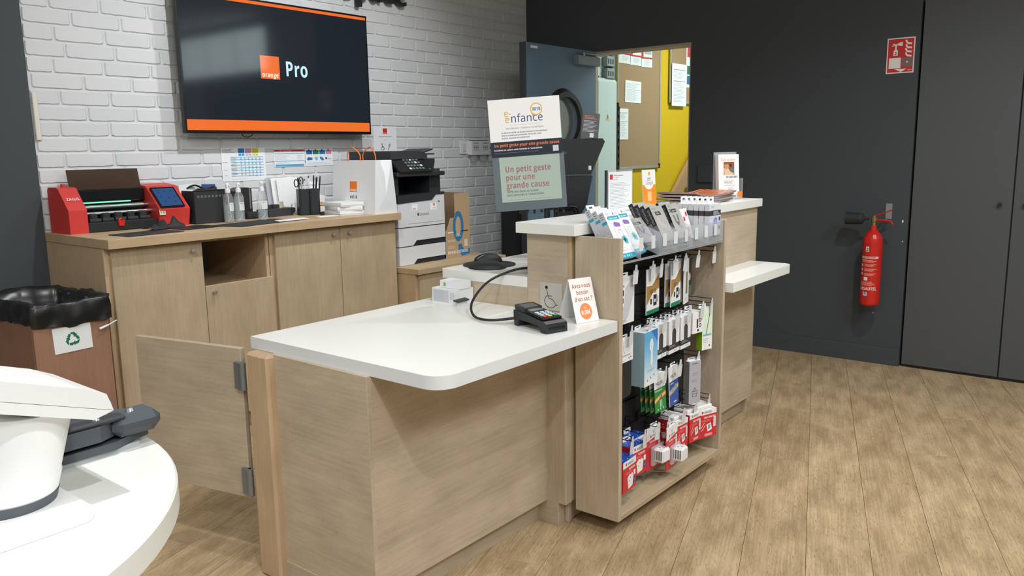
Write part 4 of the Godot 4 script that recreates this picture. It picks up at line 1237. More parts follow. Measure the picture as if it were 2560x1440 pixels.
	for k in 2:
		st = mb()
		var lp := []
		for i in 17: lp.append(Vector3(-0.05 + (k - 0.5) * 0.026 + 0.011 * cos(TAU * i / 16.0), 0.178 + k * 0.012 + 0.021 * sin(TAU * i / 16.0), 0.006 * k))
		tube(st, lp, 0.003, 6)
		obj("handle_loop", st, M.black, t)
	box_part("blade", Vector3(-0.056, 0.02, 0.0), Vector3(-0.046, 0.158, 0.004), M.steel, t, 0.001)
	# card box, small sign, phone boxes
	s = sheet(60, 80, Color(0.94, 0.94, 0.94), 2.0)
	s.text(rgb(50, 50, 55), "orange", 2, 26, 18, false, false, 0.9); s.lines(rgb(90, 90, 95), 6, 40, 46, 1, 5, 2)
	tag(card("small_card_sign", 0.06, 0.08, 0.002, printed("small_sign", s, 0.6), M.white_paper, self, T(Vector3(2.962, Y + 0.1, -3.86), -6, -12, -3)), "small white card sign standing behind the pen cup", "sign")
	s = sheet(80, 70, Color(0.9, 0.89, 0.88), 2.0)
	for k in 3: s.stroke([rgb(150, 90, 30), rgb(232, 176, 60), rgb(110, 66, 30)][k], [40 + k * 5, 62 - k * 2, 40 + k * 5, 30 + k * 5, 68, 30 + k * 5], 4)
	tag(card("white_gift_box", 0.085, 0.1, 0.07, printed("gift_print", s, 0.6), M.white_paper, self, T(Vector3(2.975, Y, -3.88), 0, -20, 0)), "white box with gold angled ribbon print beside the bag", "box")
	for k in 3:
		t = thing("phone_box", ["bottom flat white phone box of the small stack", "middle flat white phone box of the small stack", "top flat white phone box of the small stack"][k], "box", Vector3(2.955, Y + k * 0.0235, -3.59), [-10.0, -16.0, -6.0][k], "stack of flat white phone boxes")
		box_part("lid", Vector3(-0.075, 0.008, -0.09), Vector3(0.075, 0.0232, 0.09), M.white_plastic, t, 0.0012)
		box_part("tray", Vector3(-0.0745, 0.0, -0.0895), Vector3(0.0745, 0.0075, 0.0895), mat("box_grey", rgb(205, 206, 208), 0.5), t, 0.0005)
	st = mb()
	prism(st, poly([-0.07, -0.02, 0.06, -0.035, 0.075, 0.03, -0.055, 0.03]), 0.0, 0.003, FLAT())
	tag(obj("white_envelope", st, M.white_paper, self, T(Vector3(2.815, Y + 0.0003, -3.56))), "white envelope lying left of the phone boxes", "envelope")
	tag(obj("bulldog_clip", mb_box(Vector3(-0.012, 0, -0.008), Vector3(0.012, 0.02, 0.008), 0.003), M.black, self, T(Vector3(2.86, Y, -3.66), 0, 20, 0)), "small black clip between pen cup and phone boxes", "clip")
	# shopping bag
	t = thing("shopping_bag", "white paper shopping bag with orange cord handles", "bag", Vector3(3.115, Y, -3.6), 0)
	s = sheet(360, 300, Color(0.925, 0.93, 0.935), 1.4)
	s.px(rgb(243, 126, 30), 150, 118, 60, 60); s.text(Color.WHITE, "orange", 153, 172, 17, true, false, 0.9)
	s.text(rgb(40, 40, 42), "est là", 152, 214, 27, true, false, 0.86)
	var bagp := printed("bag_print", s, 0.6)
	var paper := mat("bag_paper", rgb(228, 230, 232), 0.6)
	st = mb()
	# front panel faces -x; edges pinch slightly towards the top
	var B := [Vector3(-0.085, 0, -0.185), Vector3(-0.085, 0, 0.185), Vector3(-0.06, 0.298, 0.178), Vector3(-0.06, 0.298, -0.182)]
	quad(st, B[0], B[1], B[2], B[3], Vector3(-1, 0.08, 0).normalized(), Vector2(0, 1), Vector2(1, 1), Vector2(1, 0), Vector2(0, 0))
	obj("printed_panel", st, bagp, t)
	st = mb()
	var Q := [Vector3(0.085, 0, -0.185), Vector3(0.085, 0, 0.185), Vector3(0.06, 0.298, 0.178), Vector3(0.06, 0.298, -0.182)]
	quad(st, Q[0], Q[1], Q[2], Q[3], Vector3(1, 0.08, 0).normalized())
	quad(st, B[0], B[1], Q[1], Q[0], Vector3.DOWN)
	for g in [1, 0]:
		# gusset with its inward fold and creases
		var zs := 1.0 if g == 1 else -1.0
		var bl: Vector3 = B[1] if g == 1 else B[0]
		var br: Vector3 = Q[1] if g == 1 else Q[0]
		var tl: Vector3 = B[2] if g == 1 else B[3]
		var tr: Vector3 = Q[2] if g == 1 else Q[3]
		var fold := Vector3(0, 0.1, bl.z + 0.004 * zs)
		var mid := Vector3(0.0, 0.298, tl.z - 0.028 * zs)
		var cr := Vector3(0.012, 0.22, tl.z - 0.006 * zs)
		for f3 in [[bl, br, fold], [bl, fold, tl], [br, tr, fold], [fold, cr, tl], [fold, tr, cr], [tl, cr, mid], [cr, tr, mid]]:
			var nn: Vector3 = (f3[1] - f3[0]).cross(f3[2] - f3[0]).normalized()
			if nn.z * zs < 0: nn = -nn
			tri(st, f3[0], f3[1], f3[2], nn)
	obj("bag_body", st, paper, t)
	for k in 2:
		var x := -0.058 + k * 0.114
		st = mb()
		tube(st, curve([Vector3(x, 0.29, -0.055), Vector3(x - 0.004, 0.335, -0.05), Vector3(x - 0.012 + k * 0.02, 0.372, -0.005), Vector3(x, 0.335, 0.045), Vector3(x, 0.29, 0.052)], 26), 0.0035, 8)
		obj("cord_handle", st, M.orange, t)

# ---------------------------------------------------------------- printer and paper carton
func printing_corner() -> void:
	var t := thing("office_printer", "white and black multifunction printer on the low cabinet", "printer", Vector3(3.43, 0.677, -3.45))
	var W := mat("printer_white", rgb(222, 223, 226), 0.4)
	var D := mat("printer_dark", rgb(46, 49, 53), 0.45)
	for k in 2:
		var y := k * 0.112
		var st := mb()
		prism(st, poly([-0.195, y + 0.002, -0.08, y + 0.002, -0.05, y + 0.03, 0.195, y + 0.03, 0.195, y + 0.108, -0.195, y + 0.108]), -0.42, 0.0)
		var dr := obj("paper_drawer", st, W, t)
		st = mb()
		prism(st, poly([-0.078, y + 0.002, 0.195, y + 0.002, 0.195, y + 0.028, -0.05, y + 0.028]), -0.42, -0.012)
		obj("grip_recess", st, D, dr)
	var st := mb()
	prism(st, poly([-0.195, 0.226, 0.195, 0.226, 0.195, 0.405, 0.12, 0.405, 0.085, 0.375, -0.195, 0.365]), -0.42, 0.0)
	obj("body", st, W, t)
	var s := sheet(260, 100, rgb(222, 223, 226), 1.4)
	s.px(rgb(170, 172, 176), 0, 0, 260, 1); s.px(rgb(170, 172, 176), 0, 0, 1, 100); s.px(rgb(170, 172, 176), 259, 0, 1, 100)
	s.px(Color.WHITE, 30, 6, 40, 30); s.lines(rgb(70, 70, 74), 36, 26, 30, 2, 4, 2)
	s.px(Color.WHITE, 165, 6, 50, 34); s.px(rgb(206, 40, 44), 190, 8, 10, 12); s.lines(rgb(120, 120, 124), 185, 30, 26, 1, 4, 2)
	s.text(rgb(50, 50, 54), "Lexmark", 84, 64, 20, false, false, 0.9); s.px(rgb(40, 44, 40), 68, 50, 11, 14)
	card("front_flap", 0.29, 0.118, 0.002, printed("printer_print", s, 0.45), W, t, T(Vector3(0.03, 0.245, 0.0)))
	st = mb()
	prism(st, poly([-0.195, 0.366, 0.085, 0.376, 0.12, 0.406, 0.195, 0.406, 0.195, 0.42, -0.195, 0.41]), -0.42, 0.004)
	prism(st, poly([0.1, 0.41, 0.195, 0.41, 0.195, 0.56, 0.1, 0.53]), -0.42, -0.03)
	bb(st, Vector3(-0.195, 0.41, -0.42), Vector3(-0.16, 0.53, -0.02), 0.004)
	bb(st, Vector3(-0.16, 0.41, -0.42), Vector3(0.1, 0.53, -0.26), 0.0)
	obj("output_tray", st, D, t)
	st = mb()
	prism(st, poly([-0.21, 0.52, 0.12, 0.52, 0.16, 0.55, 0.185, 0.55, 0.2, 0.6, 0.2, 0.62, -0.21, 0.62]), -0.42, -0.075)
	obj("scanner_unit", st, D, t)
	st = mb()
	prism(st, poly([-0.2, 0.62, 0.1, 0.62, 0.1, 0.65, 0.03, 0.668, -0.2, 0.668]), -0.4, -0.04)
	obj("document_feeder", st, mat("feeder_dark", rgb(56, 58, 62), 0.5), t)
	st = mb()
	bx(st, Vector3(0.12, 0.648, -0.2), Vector3(0.16, 0.008, 0.25), 0.002, 0, T(Vector3.ZERO))
	bx(st, Vector3(0, 0, 0), Vector3(0.13, 0.008, 0.22), 0.002, 0, T(Vector3(0.12, 0.662, -0.18), 0, 0, 14))
	obj("feeder_tray", st, D, t)
	# control panel, tilted, with keys
	st = mb()
	bb(st, Vector3(-0.205, 0.52, -0.08), Vector3(0.19, 0.545, 0.02), 0.004)
	obj("panel_shelf", st, D, t)
	var tilt := T(Vector3(-0.06, 0.541, 0.022), -50, 0, 0)
	st = mb()
	prism(st, rrect(0.27, 0.13, 0.01, 3, 0, 0.063), 0.0, 0.014, tilt)
	var cp := obj("control_panel", st, M.black, t)
	for r in 4:
		for c in 5:
			st = mb()
			bx(st, Vector3(-0.035 + c * 0.026, 0.02 + r * 0.026, 0.016), Vector3(0.017, 0.014, 0.004), 0.001, 0, tilt)
			obj("key", st, M.grey_plastic if (r + c) % 5 else M.white_plastic, cp)
	st = mb()
	bx(st, Vector3(0.115, 0.012, 0.016), Vector3(0.012, 0.008, 0.004), 0.001, 0, tilt)
	obj("start_key", st, mat("key_green", rgb(40, 150, 100), 0.5), cp)
	box_part("power_key", Vector3(0.14, 0.36, 0.0), Vector3(0.152, 0.366, 0.003), D, t, 0.0)
	# carton for waste paper
	t = thing("paper_carton", "brown recycling carton with blue ring print beside the printer", "carton", Vector3(3.75, 0.677, -3.46))
	var C: Material = M.carton
	box_part("base", Vector3(-0.115, 0.0, -0.3), Vector3(0.115, 0.004, 0.0), C, t, 0.0)
	box_part("back_side", Vector3(-0.115, 0.004, -0.3), Vector3(0.115, 0.4, -0.296), C, t, 0.0)
	box_part("right_side", Vector3(0.111, 0.004, -0.296), Vector3(0.115, 0.4, -0.004), C, t, 0.0)
	var blue := mat("carton_blue", rgb(36, 112, 160), 0.6)
	st = mb()
	prism(st, poly([0.0, 0.004, 0.296, 0.004, 0.296, 0.4, 0.2, 0.4, 0.0, 0.2]), -0.115, -0.111, SIDE())
	obj("left_side", st, blue, t)
	s = sheet(230, 400, rgb(186, 156, 122), 1.4)
	s.disc(rgb(36, 112, 160), 120, 215, 1)
	for q in [[64.0, 0.62], [32.0, 0.62]]:
		var pg := []
		for i in 28: pg.append_array([122 + q[0] * 0.78 * cos(TAU * i / 28.0), 205 + (96.0 if q[0] > 40 else 62.0) * sin(TAU * i / 28.0)])
		s.shape(rgb(40, 118, 168) if q[0] > 40 else rgb(196, 168, 136), pg)
	s.lines(rgb(235, 235, 235), 98, 252, 48, 3, 7, 3)
	s.px(rgb(235, 232, 226), 24, 236, 52, 8); s.px(rgb(30, 30, 30), 152, 234, 60, 7)
	s.text(rgb(226, 210, 188), "RECYGO", 26, 300, 22, true, false, 0.8); s.lines(rgb(220, 200, 176), 26, 326, 80, 2, 9, 4)
	s.shape(rgb(40, 118, 168), [118, 320, 150, 318, 170, 356, 228, 352, 228, 388, 150, 396, 120, 360])
	s.text(Color(0.95, 0.93, 0.9), "PAPIERS À DÉTRUIRE", 20, 374, 24, true, false, 0.8)
	s.px(rgb(214, 208, 198), 176, 292, 30, 46)
	var fm := printed("carton_print", s, 0.8)
	st = mb()
	var pg2 := poly([-0.115, 0.004, 0.115, 0.004, 0.115, 0.4, -0.02, 0.4, -0.02, 0.25, -0.06, 0.25, -0.1, 0.17, -0.115, 0.17])
	var tr := Geometry2D.triangulate_polygon(pg2)
	for k in range(0, tr.size(), 3):
		var p := [pg2[tr[k]], pg2[tr[k + 1]], pg2[tr[k + 2]]]
		tri(st, Vector3(p[0].x, p[0].y, 0), Vector3(p[1].x, p[1].y, 0), Vector3(p[2].x, p[2].y, 0), Vector3(0, 0, 1), Vector2(p[0].x / 0.23 + 0.5, 1 - p[0].y / 0.4), Vector2(p[1].x / 0.23 + 0.5, 1 - p[1].y / 0.4), Vector2(p[2].x / 0.23 + 0.5, 1 - p[2].y / 0.4))
	obj("front_side", st, fm, t)
	st = mb()
	prism(st, pg2, -0.004, -0.0005)
	obj("front_liner", st, M.carton_cut, t)
	# black locker behind the counter end
	t = thing("black_locker", "plain black metal locker standing in front of the brick wall", "cabinet", Vector3(4.93, 0, -3.55))
	box_part("body", Vector3(-0.15, 0.0, -0.4), Vector3(0.2, 1.2, 0.0), M.black_soft, t, 0.004)
	box_part("door", Vector3(-0.145, 0.03, 0.0), Vector3(0.195, 1.19, 0.012), M.black_soft, t, 0.003)
	knob(t, Vector3(-0.1, 0.6, 0.012))

# ---------------------------------------------------------------- things on the white desk
func on_desk() -> void:
	var Y := 0.776
	# payment terminal
	var t := thing("payment_terminal", "black card payment terminal with coloured keys on white desk", "card terminal", Vector3(2.03, Y + 0.001, -1.525), -17)
	var body := mat("terminal_black", rgb(36, 39, 43), 0.45)
	var st := mb()
	# side view along z: rear hump (z -0.09), screen slope, keypad, card slot nose
	prism(st, poly([-0.09, 0.03, -0.09, 0.05, -0.02, 0.046, 0.07, 0.036, 0.088, 0.03, 0.09, 0.0, 0.06, 0.0, 0.045, 0.02, -0.06, 0.022, -0.065, 0.0, -0.085, 0.0]), -0.041, 0.041, Transform3D(Basis(Vector3(0, 0, 1), Vector3(0, 1, 0), Vector3(-1, 0, 0)), Vector3.ZERO))
	obj("body", st, body, t)
	var slope := Transform3D(Basis(Vector3(1, 0, 0), Vector3(0, 0.11, -0.994), Vector3(0, 0.994, 0.11)), Vector3(0, 0.0365, 0.07))
	st = mb()
	bx(st, Vector3(0, 0.052, 0.004), Vector3(0.078, 0.1, 0.008), 0.004, 0, slope)
	obj("key_frame", st, M.black_gloss, t)
	st = mb()
	bx(st, Vector3(0, 0.105, 0.006), Vector3(0.05, 0.032, 0.008), 0.002, 0, slope)
	var pr := obj("screen", st, mat("lcd_grey", rgb(120, 124, 120), 0.3), t)
	st = mb()
	prism(st, rrect(0.078, 0.06, 0.012, 4, 0, 0.135), 0.0, 0.012, slope)
	obj("printer_cover", st, body, t)
	st = mb()
	prism(st, rrect(0.055, 0.04, 0.008, 4, 0, 0.135), 0.012, 0.0128, slope)
	obj("cover_window", st, mat("window_grey", rgb(92, 94, 96), 0.3), t)
	for r in 4:
		for c in 3:
			st = mb()
			bx(st, Vector3(-0.02 + c * 0.02, 0.018 + r * 0.0145, 0.0095), Vector3(0.015, 0.009, 0.004), 0.0015, 0, slope)
			obj("key", st, [mat("key_red", rgb(214, 70, 40), 0.4), mat("key_yellow", rgb(230, 190, 50), 0.4), mat("key_go", rgb(30, 160, 110), 0.4)][c] if r == 0 else mat("key_pale", rgb(190, 206, 216), 0.4), t)
	box_part("card_slot", Vector3(-0.03, 0.012, 0.0895), Vector3(0.03, 0.018, 0.0915), M.black_gloss, t, 0.0)
	st = mb()
	tube(st, curve([Vector3(2.02, Y + 0.022, -1.622), Vector3(1.985, Y + 0.012, -1.70), Vector3(2.02, Y + 0.01, -1.80), Vector3(2.1, Y + 0.04, -1.875), Vector3(2.20, Y + 0.095, -1.885), Vector3(2.29, 0.905, -1.84), Vector3(2.36, 0.91, -1.80)], 48), 0.0045, 8)
	tag(obj("terminal_cable", st, M.black, self), "black cable looping from the card terminal up to the counter", "cable")
	box_part_thing("cable_plug", "black plug block at the end of the terminal cable", "plug", Vector3(2.345, 0.8905, -1.79), Vector3(0.05, 0.03, 0.024), M.black)
	# tent card
	t = thing("tent_card", "white folded tent card asking about a bag, orange price disc", "sign", Vector3(2.19, Y + 0.0005, -1.448), -15)
	var s := sheet(98, 140, Color(0.95, 0.945, 0.93), 4.0)
	var br := rgb(176, 106, 66)
	s.text(br, "Avez-vous", 49, 31, 18.5, true, true, 0.9); s.text(br, "besoin", 49, 52, 18.5, true, true, 0.9); s.text(br, "d'un sac ?", 49, 73, 18.5, true, true, 0.9)
	s.disc(rgb(236, 140, 84), 49, 106, 26)
	s.text(Color.WHITE, "Prix", 49, 97, 7, false, true); s.text(Color.WHITE, "0,50€", 49, 115, 18, true, true, 0.86)
	card("front_leaf", 0.098, 0.148, 0.0015, printed("tent_print", s, 0.6), M.white_paper, t, T(Vector3(0, 0, 0), -17, 0, 0))
	card("back_leaf", 0.098, 0.15, 0.0015, M.white_paper, M.white_paper, t, T(Vector3(0, 0, -0.095), 20, 0, 0))
	# two small boxes
	t = thing("label_box", "white cardboard box with fine print at the desk corner", "box", Vector3(2.215, Y, -2.078), 0)
	s = sheet(90, 55, Color(0.9, 0.905, 0.91), 3.0)
	s.px(rgb(200, 202, 206), 4, 6, 56, 46); s.lines(rgb(168, 170, 176), 6, 10, 50, 12, 3.4, 1); s.lines(rgb(90, 90, 95), 64, 14, 22, 7, 4, 1)
	var lp := printed("label_box_print", s, 0.6)
	card("carton", 0.09, 0.055, 0.128, M.white_paper, M.white_paper, t, T(Vector3(0, 0, -0.064)), lp)
	t = thing("charger_box", "small white box with green mark on top of the other box", "box", Vector3(2.212, Y + 0.056, -2.06), 0)
	s = sheet(120, 28, Color(0.92, 0.925, 0.93), 3.0)
	s.px(rgb(110, 180, 60), 22, 8, 13, 13)
	card("carton", 0.062, 0.028, 0.1, M.white_paper, M.white_paper, t, T(Vector3(0, 0, -0.05)), printed("charger_print", s, 0.5))
	t = thing("card_reader", "small dark grey plug leaning on the white box", "plug", Vector3(2.165, Y, -1.985), -25)
	st = mb()
	bx(st, Vector3(0, 0.022, 0), Vector3(0.05, 0.006, 0.04), 0.002, 0, T(Vector3.ZERO, 0, 0, 8))
	obj("body", st, M.charcoal, t)
	box_part("prong", Vector3(-0.02, 0.0, -0.006), Vector3(0.02, 0.019, 0.006), M.white_plastic, t, 0.001)
	s = sheet(20, 8, rgb(150, 152, 154), 3.0)
func box_part_thing(called: String, label: String, cat: String, at: Vector3, size: Vector3, m: Material) -> void:
	var st := mb()
	bb(st, Vector3(-size.x / 2, 0, -size.z / 2), Vector3(size.x / 2, size.y, size.z / 2), 0.003)
	tag(obj(called, st, m, self, T(at)), label, cat)

# ---------------------------------------------------------------- behind the counter
func behind_counter() -> void:
	var Y := 0.89
	# mouse and pad
	var st := mb()
	prism(st, circ(0.105, 32), 0.0, 0.004, FLAT(), true)
	var t := thing("mouse_pad", "round black mouse pad with wrist rest on the white worktop", "mouse pad", Vector3(2.43, Y, -2.075), 0)
	obj("pad", st, M.black_soft, t)
	st = mb()
	lathe(st, [[0.0, 0.022], [0.05, 0.02], [0.072, 0.012], [0.078, 0.0]], 28, T(Vector3(-0.065, 0.003, 0.045)), 0.9, 1.0)
	obj("wrist_rest", st, M.black_soft, t)
	t = thing("computer_mouse", "black computer mouse with silver lines on the round pad", "mouse", Vector3(2.445, Y + 0.005, -2.095), 58)
	st = mb()
	lathe(st, [[0.058, 0.0], [0.06, 0.008], [0.054, 0.022], [0.036, 0.034], [0.014, 0.039], [0.0, 0.04]], 28, Transform3D(), 0.55, 1.0)
	obj("shell", st, M.black, t)
	st = mb()
	tube(st, curve([Vector3(-0.016, 0.036, -0.018), Vector3(-0.02, 0.03, -0.036), Vector3(-0.018, 0.02, -0.05)], 10), 0.0012, 5)
	tube(st, curve([Vector3(0.012, 0.037, -0.018), Vector3(0.015, 0.031, -0.036), Vector3(0.014, 0.022, -0.05)], 10), 0.0012, 5)
	obj("trim_lines", st, M.steel, t)
	# customer display
	t = thing("customer_display", "grey customer screen with a pale green picture above the counter", "screen", Vector3(2.497, Y, -1.91), -51.2)
	var up := T(Vector3(0, 0.222, 0), 0, 0, 3.5)
	st = mb()
	prism(st, rrect(0.276, 0.214, 0.005, 3, 0, 0.107), -0.03, 0.0, up)
	obj("housing", st, mat("display_grey", rgb(96, 108, 112), 0.5), t)
	var s := sheet(236, 172, rgb(164, 178, 164), 4.0)
	var c1 := rgb(150, 104, 100)
	s.text(c1, "Un petit geste", 20, 58, 31, true, false, 0.86); s.text(c1, "pour une", 20, 89, 31, true, false, 0.86); s.text(c1, "grande cause", 20, 120, 31, true, false, 0.86)
	s.text(rgb(90, 108, 104), "100% des dons en caisse", 20, 137, 12.5, true, false, 0.86); s.text(rgb(90, 108, 104), "sont reversés à l'association", 20, 150, 12.5, true, false, 0.86)
	s.px(rgb(110, 130, 122), 20, 164, 180, 1)
	card("picture", 0.232, 0.172, 0.0012, printed("pos_screen", s, 0.35, 0.85), M.black, t, up * T(Vector3(0.004, 0.034, 0)))
	st = mb()
	cyl(st, Vector3(0.06, 0.0, -0.045), Vector3(0.06, 0.24, -0.02), 0.012); cyl(st, Vector3(0.095, 0.13, -0.05), Vector3(0.095, 0.24, -0.02), 0.01)
	lathe(st, [[0.0, 0.012], [0.045, 0.012], [0.05, 0.0]], 24, T(Vector3(0.06, 0, -0.045)))
	obj("stand", st, M.steel_dark, t)
	st = mb()
	for k in 7: bb(st, Vector3(-0.05 + k * 0.028, 0.205 + 0.004 * (k % 2), -0.02), Vector3(-0.04 + k * 0.028, 0.22, -0.008), 0.002)
	obj("plugs", st, M.steel_dark, t)
	# placard clipped above the screen
	t = thing("charity_placard", "white and navy charity placard fixed above the customer screen", "sign", Vector3(2.497, Y, -1.91), -51.2)
	s = sheet(272, 214, Color(0.95, 0.945, 0.94), 4.0)
	s.px(rgb(40, 44, 58), 0, 158, 272, 56)
	s.text(rgb(214, 170, 70), "e-", 58, 66, 36, false, false, 0.95); s.text(rgb(214, 170, 70), "e", 60, 88, 36, false, false, 0.95)
	s.text(rgb(58, 82, 136), "nfance", 82, 88, 41, false, false, 1.0)
	s.disc(rgb(222, 178, 70), 182, 44, 23, 19.5); s.shape(rgb(222, 178, 70), [163, 58, 168, 72, 174, 64])
	s.text(rgb(58, 82, 136), "3018", 182, 50, 17, true, true, 0.9)
	s.text(rgb(222, 190, 110), "Association reconnue d'utilité publique", 80, 100, 6.4, false, false, 1.0)
	s.text(rgb(70, 110, 150), "Harcèlement - Violences numériques", 62, 113, 9.6, false, false, 0.92)
	s.text(rgb(60, 60, 64), "Le 3018 est dédié aux jeunes victimes de harcèlement.", 44, 128, 7.6, true, false, 0.9)
	s.text(rgb(60, 60, 64), "Aide et conseils personnalisés, 7j/7 de 9h à 23h.", 44, 138, 7.6, true, false, 0.9)
	s.text(rgb(60, 60, 64), "Gratuit, anonyme et confidentiel.", 44, 148, 7.6, true, false, 0.9)
	s.text(rgb(240, 130, 66), "Un petit geste pour une grande cause", 12, 177, 15.8, true, false, 0.88)
	s.text(Color.WHITE, "Les dons en caisse sont reversés à l'association", 12, 192, 9.0, true, false, 0.9)
	s.px(rgb(150, 152, 160), 12, 200, 170, 0.8)
	s.px(rgb(205, 206, 210), 236, 184, 22, 22)
	var pm := printed("placard_print", s, 0.35)
	card("board", 0.272, 0.214, 0.003, pm, M.white_plastic, t, T(Vector3(0, 0.222, 0), 0, 0, 3.5) * T(Vector3(-0.003, 0.209, 0.001), 2, 0, 0.0))
	st = mb()
	bb(st, Vector3(-0.138, 0.425, -0.012), Vector3(0.138, 0.436, 0.0), 0.002)
	obj("clip_rail", st, M.charcoal, t, T(Vector3(0, 0, 0), 0, 0, 0) * Transform3D(Basis(Vector3(0, 0, 1), deg_to_rad(3.5)), Vector3(0.026, -0.003, -0.003)))
	# black till terminal and its card
	t = thing("till_terminal", "black touch till seen from behind, on the worktop", "till", Vector3(2.955, Y, -1.985), -51.2)
	st = mb()
	prism(st, poly([-0.12, 0.33, 0.068, 0.33, 0.055, 0.49, 0.098, 0.492, 0.1, 0.485, 0.045, 0.33]), 0.0, 0.01)
	st = mb()
	prism(st, poly([-0.12, 0.34, 0.04, 0.34, 0.1, 0.48, 0.09, 0.494, -0.12, 0.494]), -0.05, 0.0)
	obj("screen_back", st, M.black_soft, t)
	st = mb()
	prism(st, poly([-0.12, 0.14, -0.02, 0.14, 0.022, 0.215, 0.045, 0.335, -0.12, 0.335]), -0.07, 0.012)
	obj("base_housing", st, M.black, t)
	st = mb()
	bb(st, Vector3(-0.1, 0.0, -0.12), Vector3(0.03, 0.14, -0.02), 0.01)
	obj("foot", st, M.black, t)
	card("small_label", 0.012, 0.018, 0.0005, M.tag_white, M.white_paper, t, T(Vector3(0.035, 0.36, 0.0005)))
	st = mb()
	tube(st, curve([Vector3(-0.14, 0.2, 0.03), Vector3(-0.06, 0.205, 0.035), Vector3(-0.03, 0.2, 0.035), Vector3(-0.02, 0.16, 0.03)], 18), 0.01, 8)
	obj("handset_arm", st, M.black_gloss, t)
	s = sheet(75, 105, rgb(34, 30, 32), 3.0)
	s.lines(rgb(220, 110, 60), 10, 10, 56, 3, 6, 2.4)
	s.lines(rgb(205, 205, 210), 8, 32, 62, 9, 5.6, 1.8)
	s.px(rgb(205, 205, 210), 38, 84, 17, 18)
	tag(card("till_notice", 0.075, 0.108, 0.002, printed("till_notice_print", s, 0.4), M.black, self, T(Vector3(2.972, 1.386, -1.958), -12, -51.2, -6)), "black card with orange heading standing on the till", "sign")
	# loose cables and a keyboard corner behind the counter end
	st = mb()
	tube(st, curve([Vector3(2.40, 0.90, -1.83), Vector3(2.44, 0.925, -1.82), Vector3(2.49, 0.90, -1.80), Vector3(2.56, 0.896, -1.80)], 18), 0.004, 6)
	tag(obj("desk_cable", st, M.black, self), "short black cable bending behind the counter end", "cable")
	t = thing("keyboard", "black keyboard on the worktop behind the counter end", "keyboard", Vector3(2.76, Y, -1.87), 0)
	box_part("case", Vector3(-0.17, 0, -0.06), Vector3(0.17, 0.016, 0.06), M.black, t, 0.004)
	for r in 4:
		for c in 12: box_part("key", Vector3(-0.16 + c * 0.027, 0.016, -0.052 + r * 0.027), Vector3(-0.138 + c * 0.027, 0.021, -0.03 + r * 0.027), M.black_soft, t, 0.002)

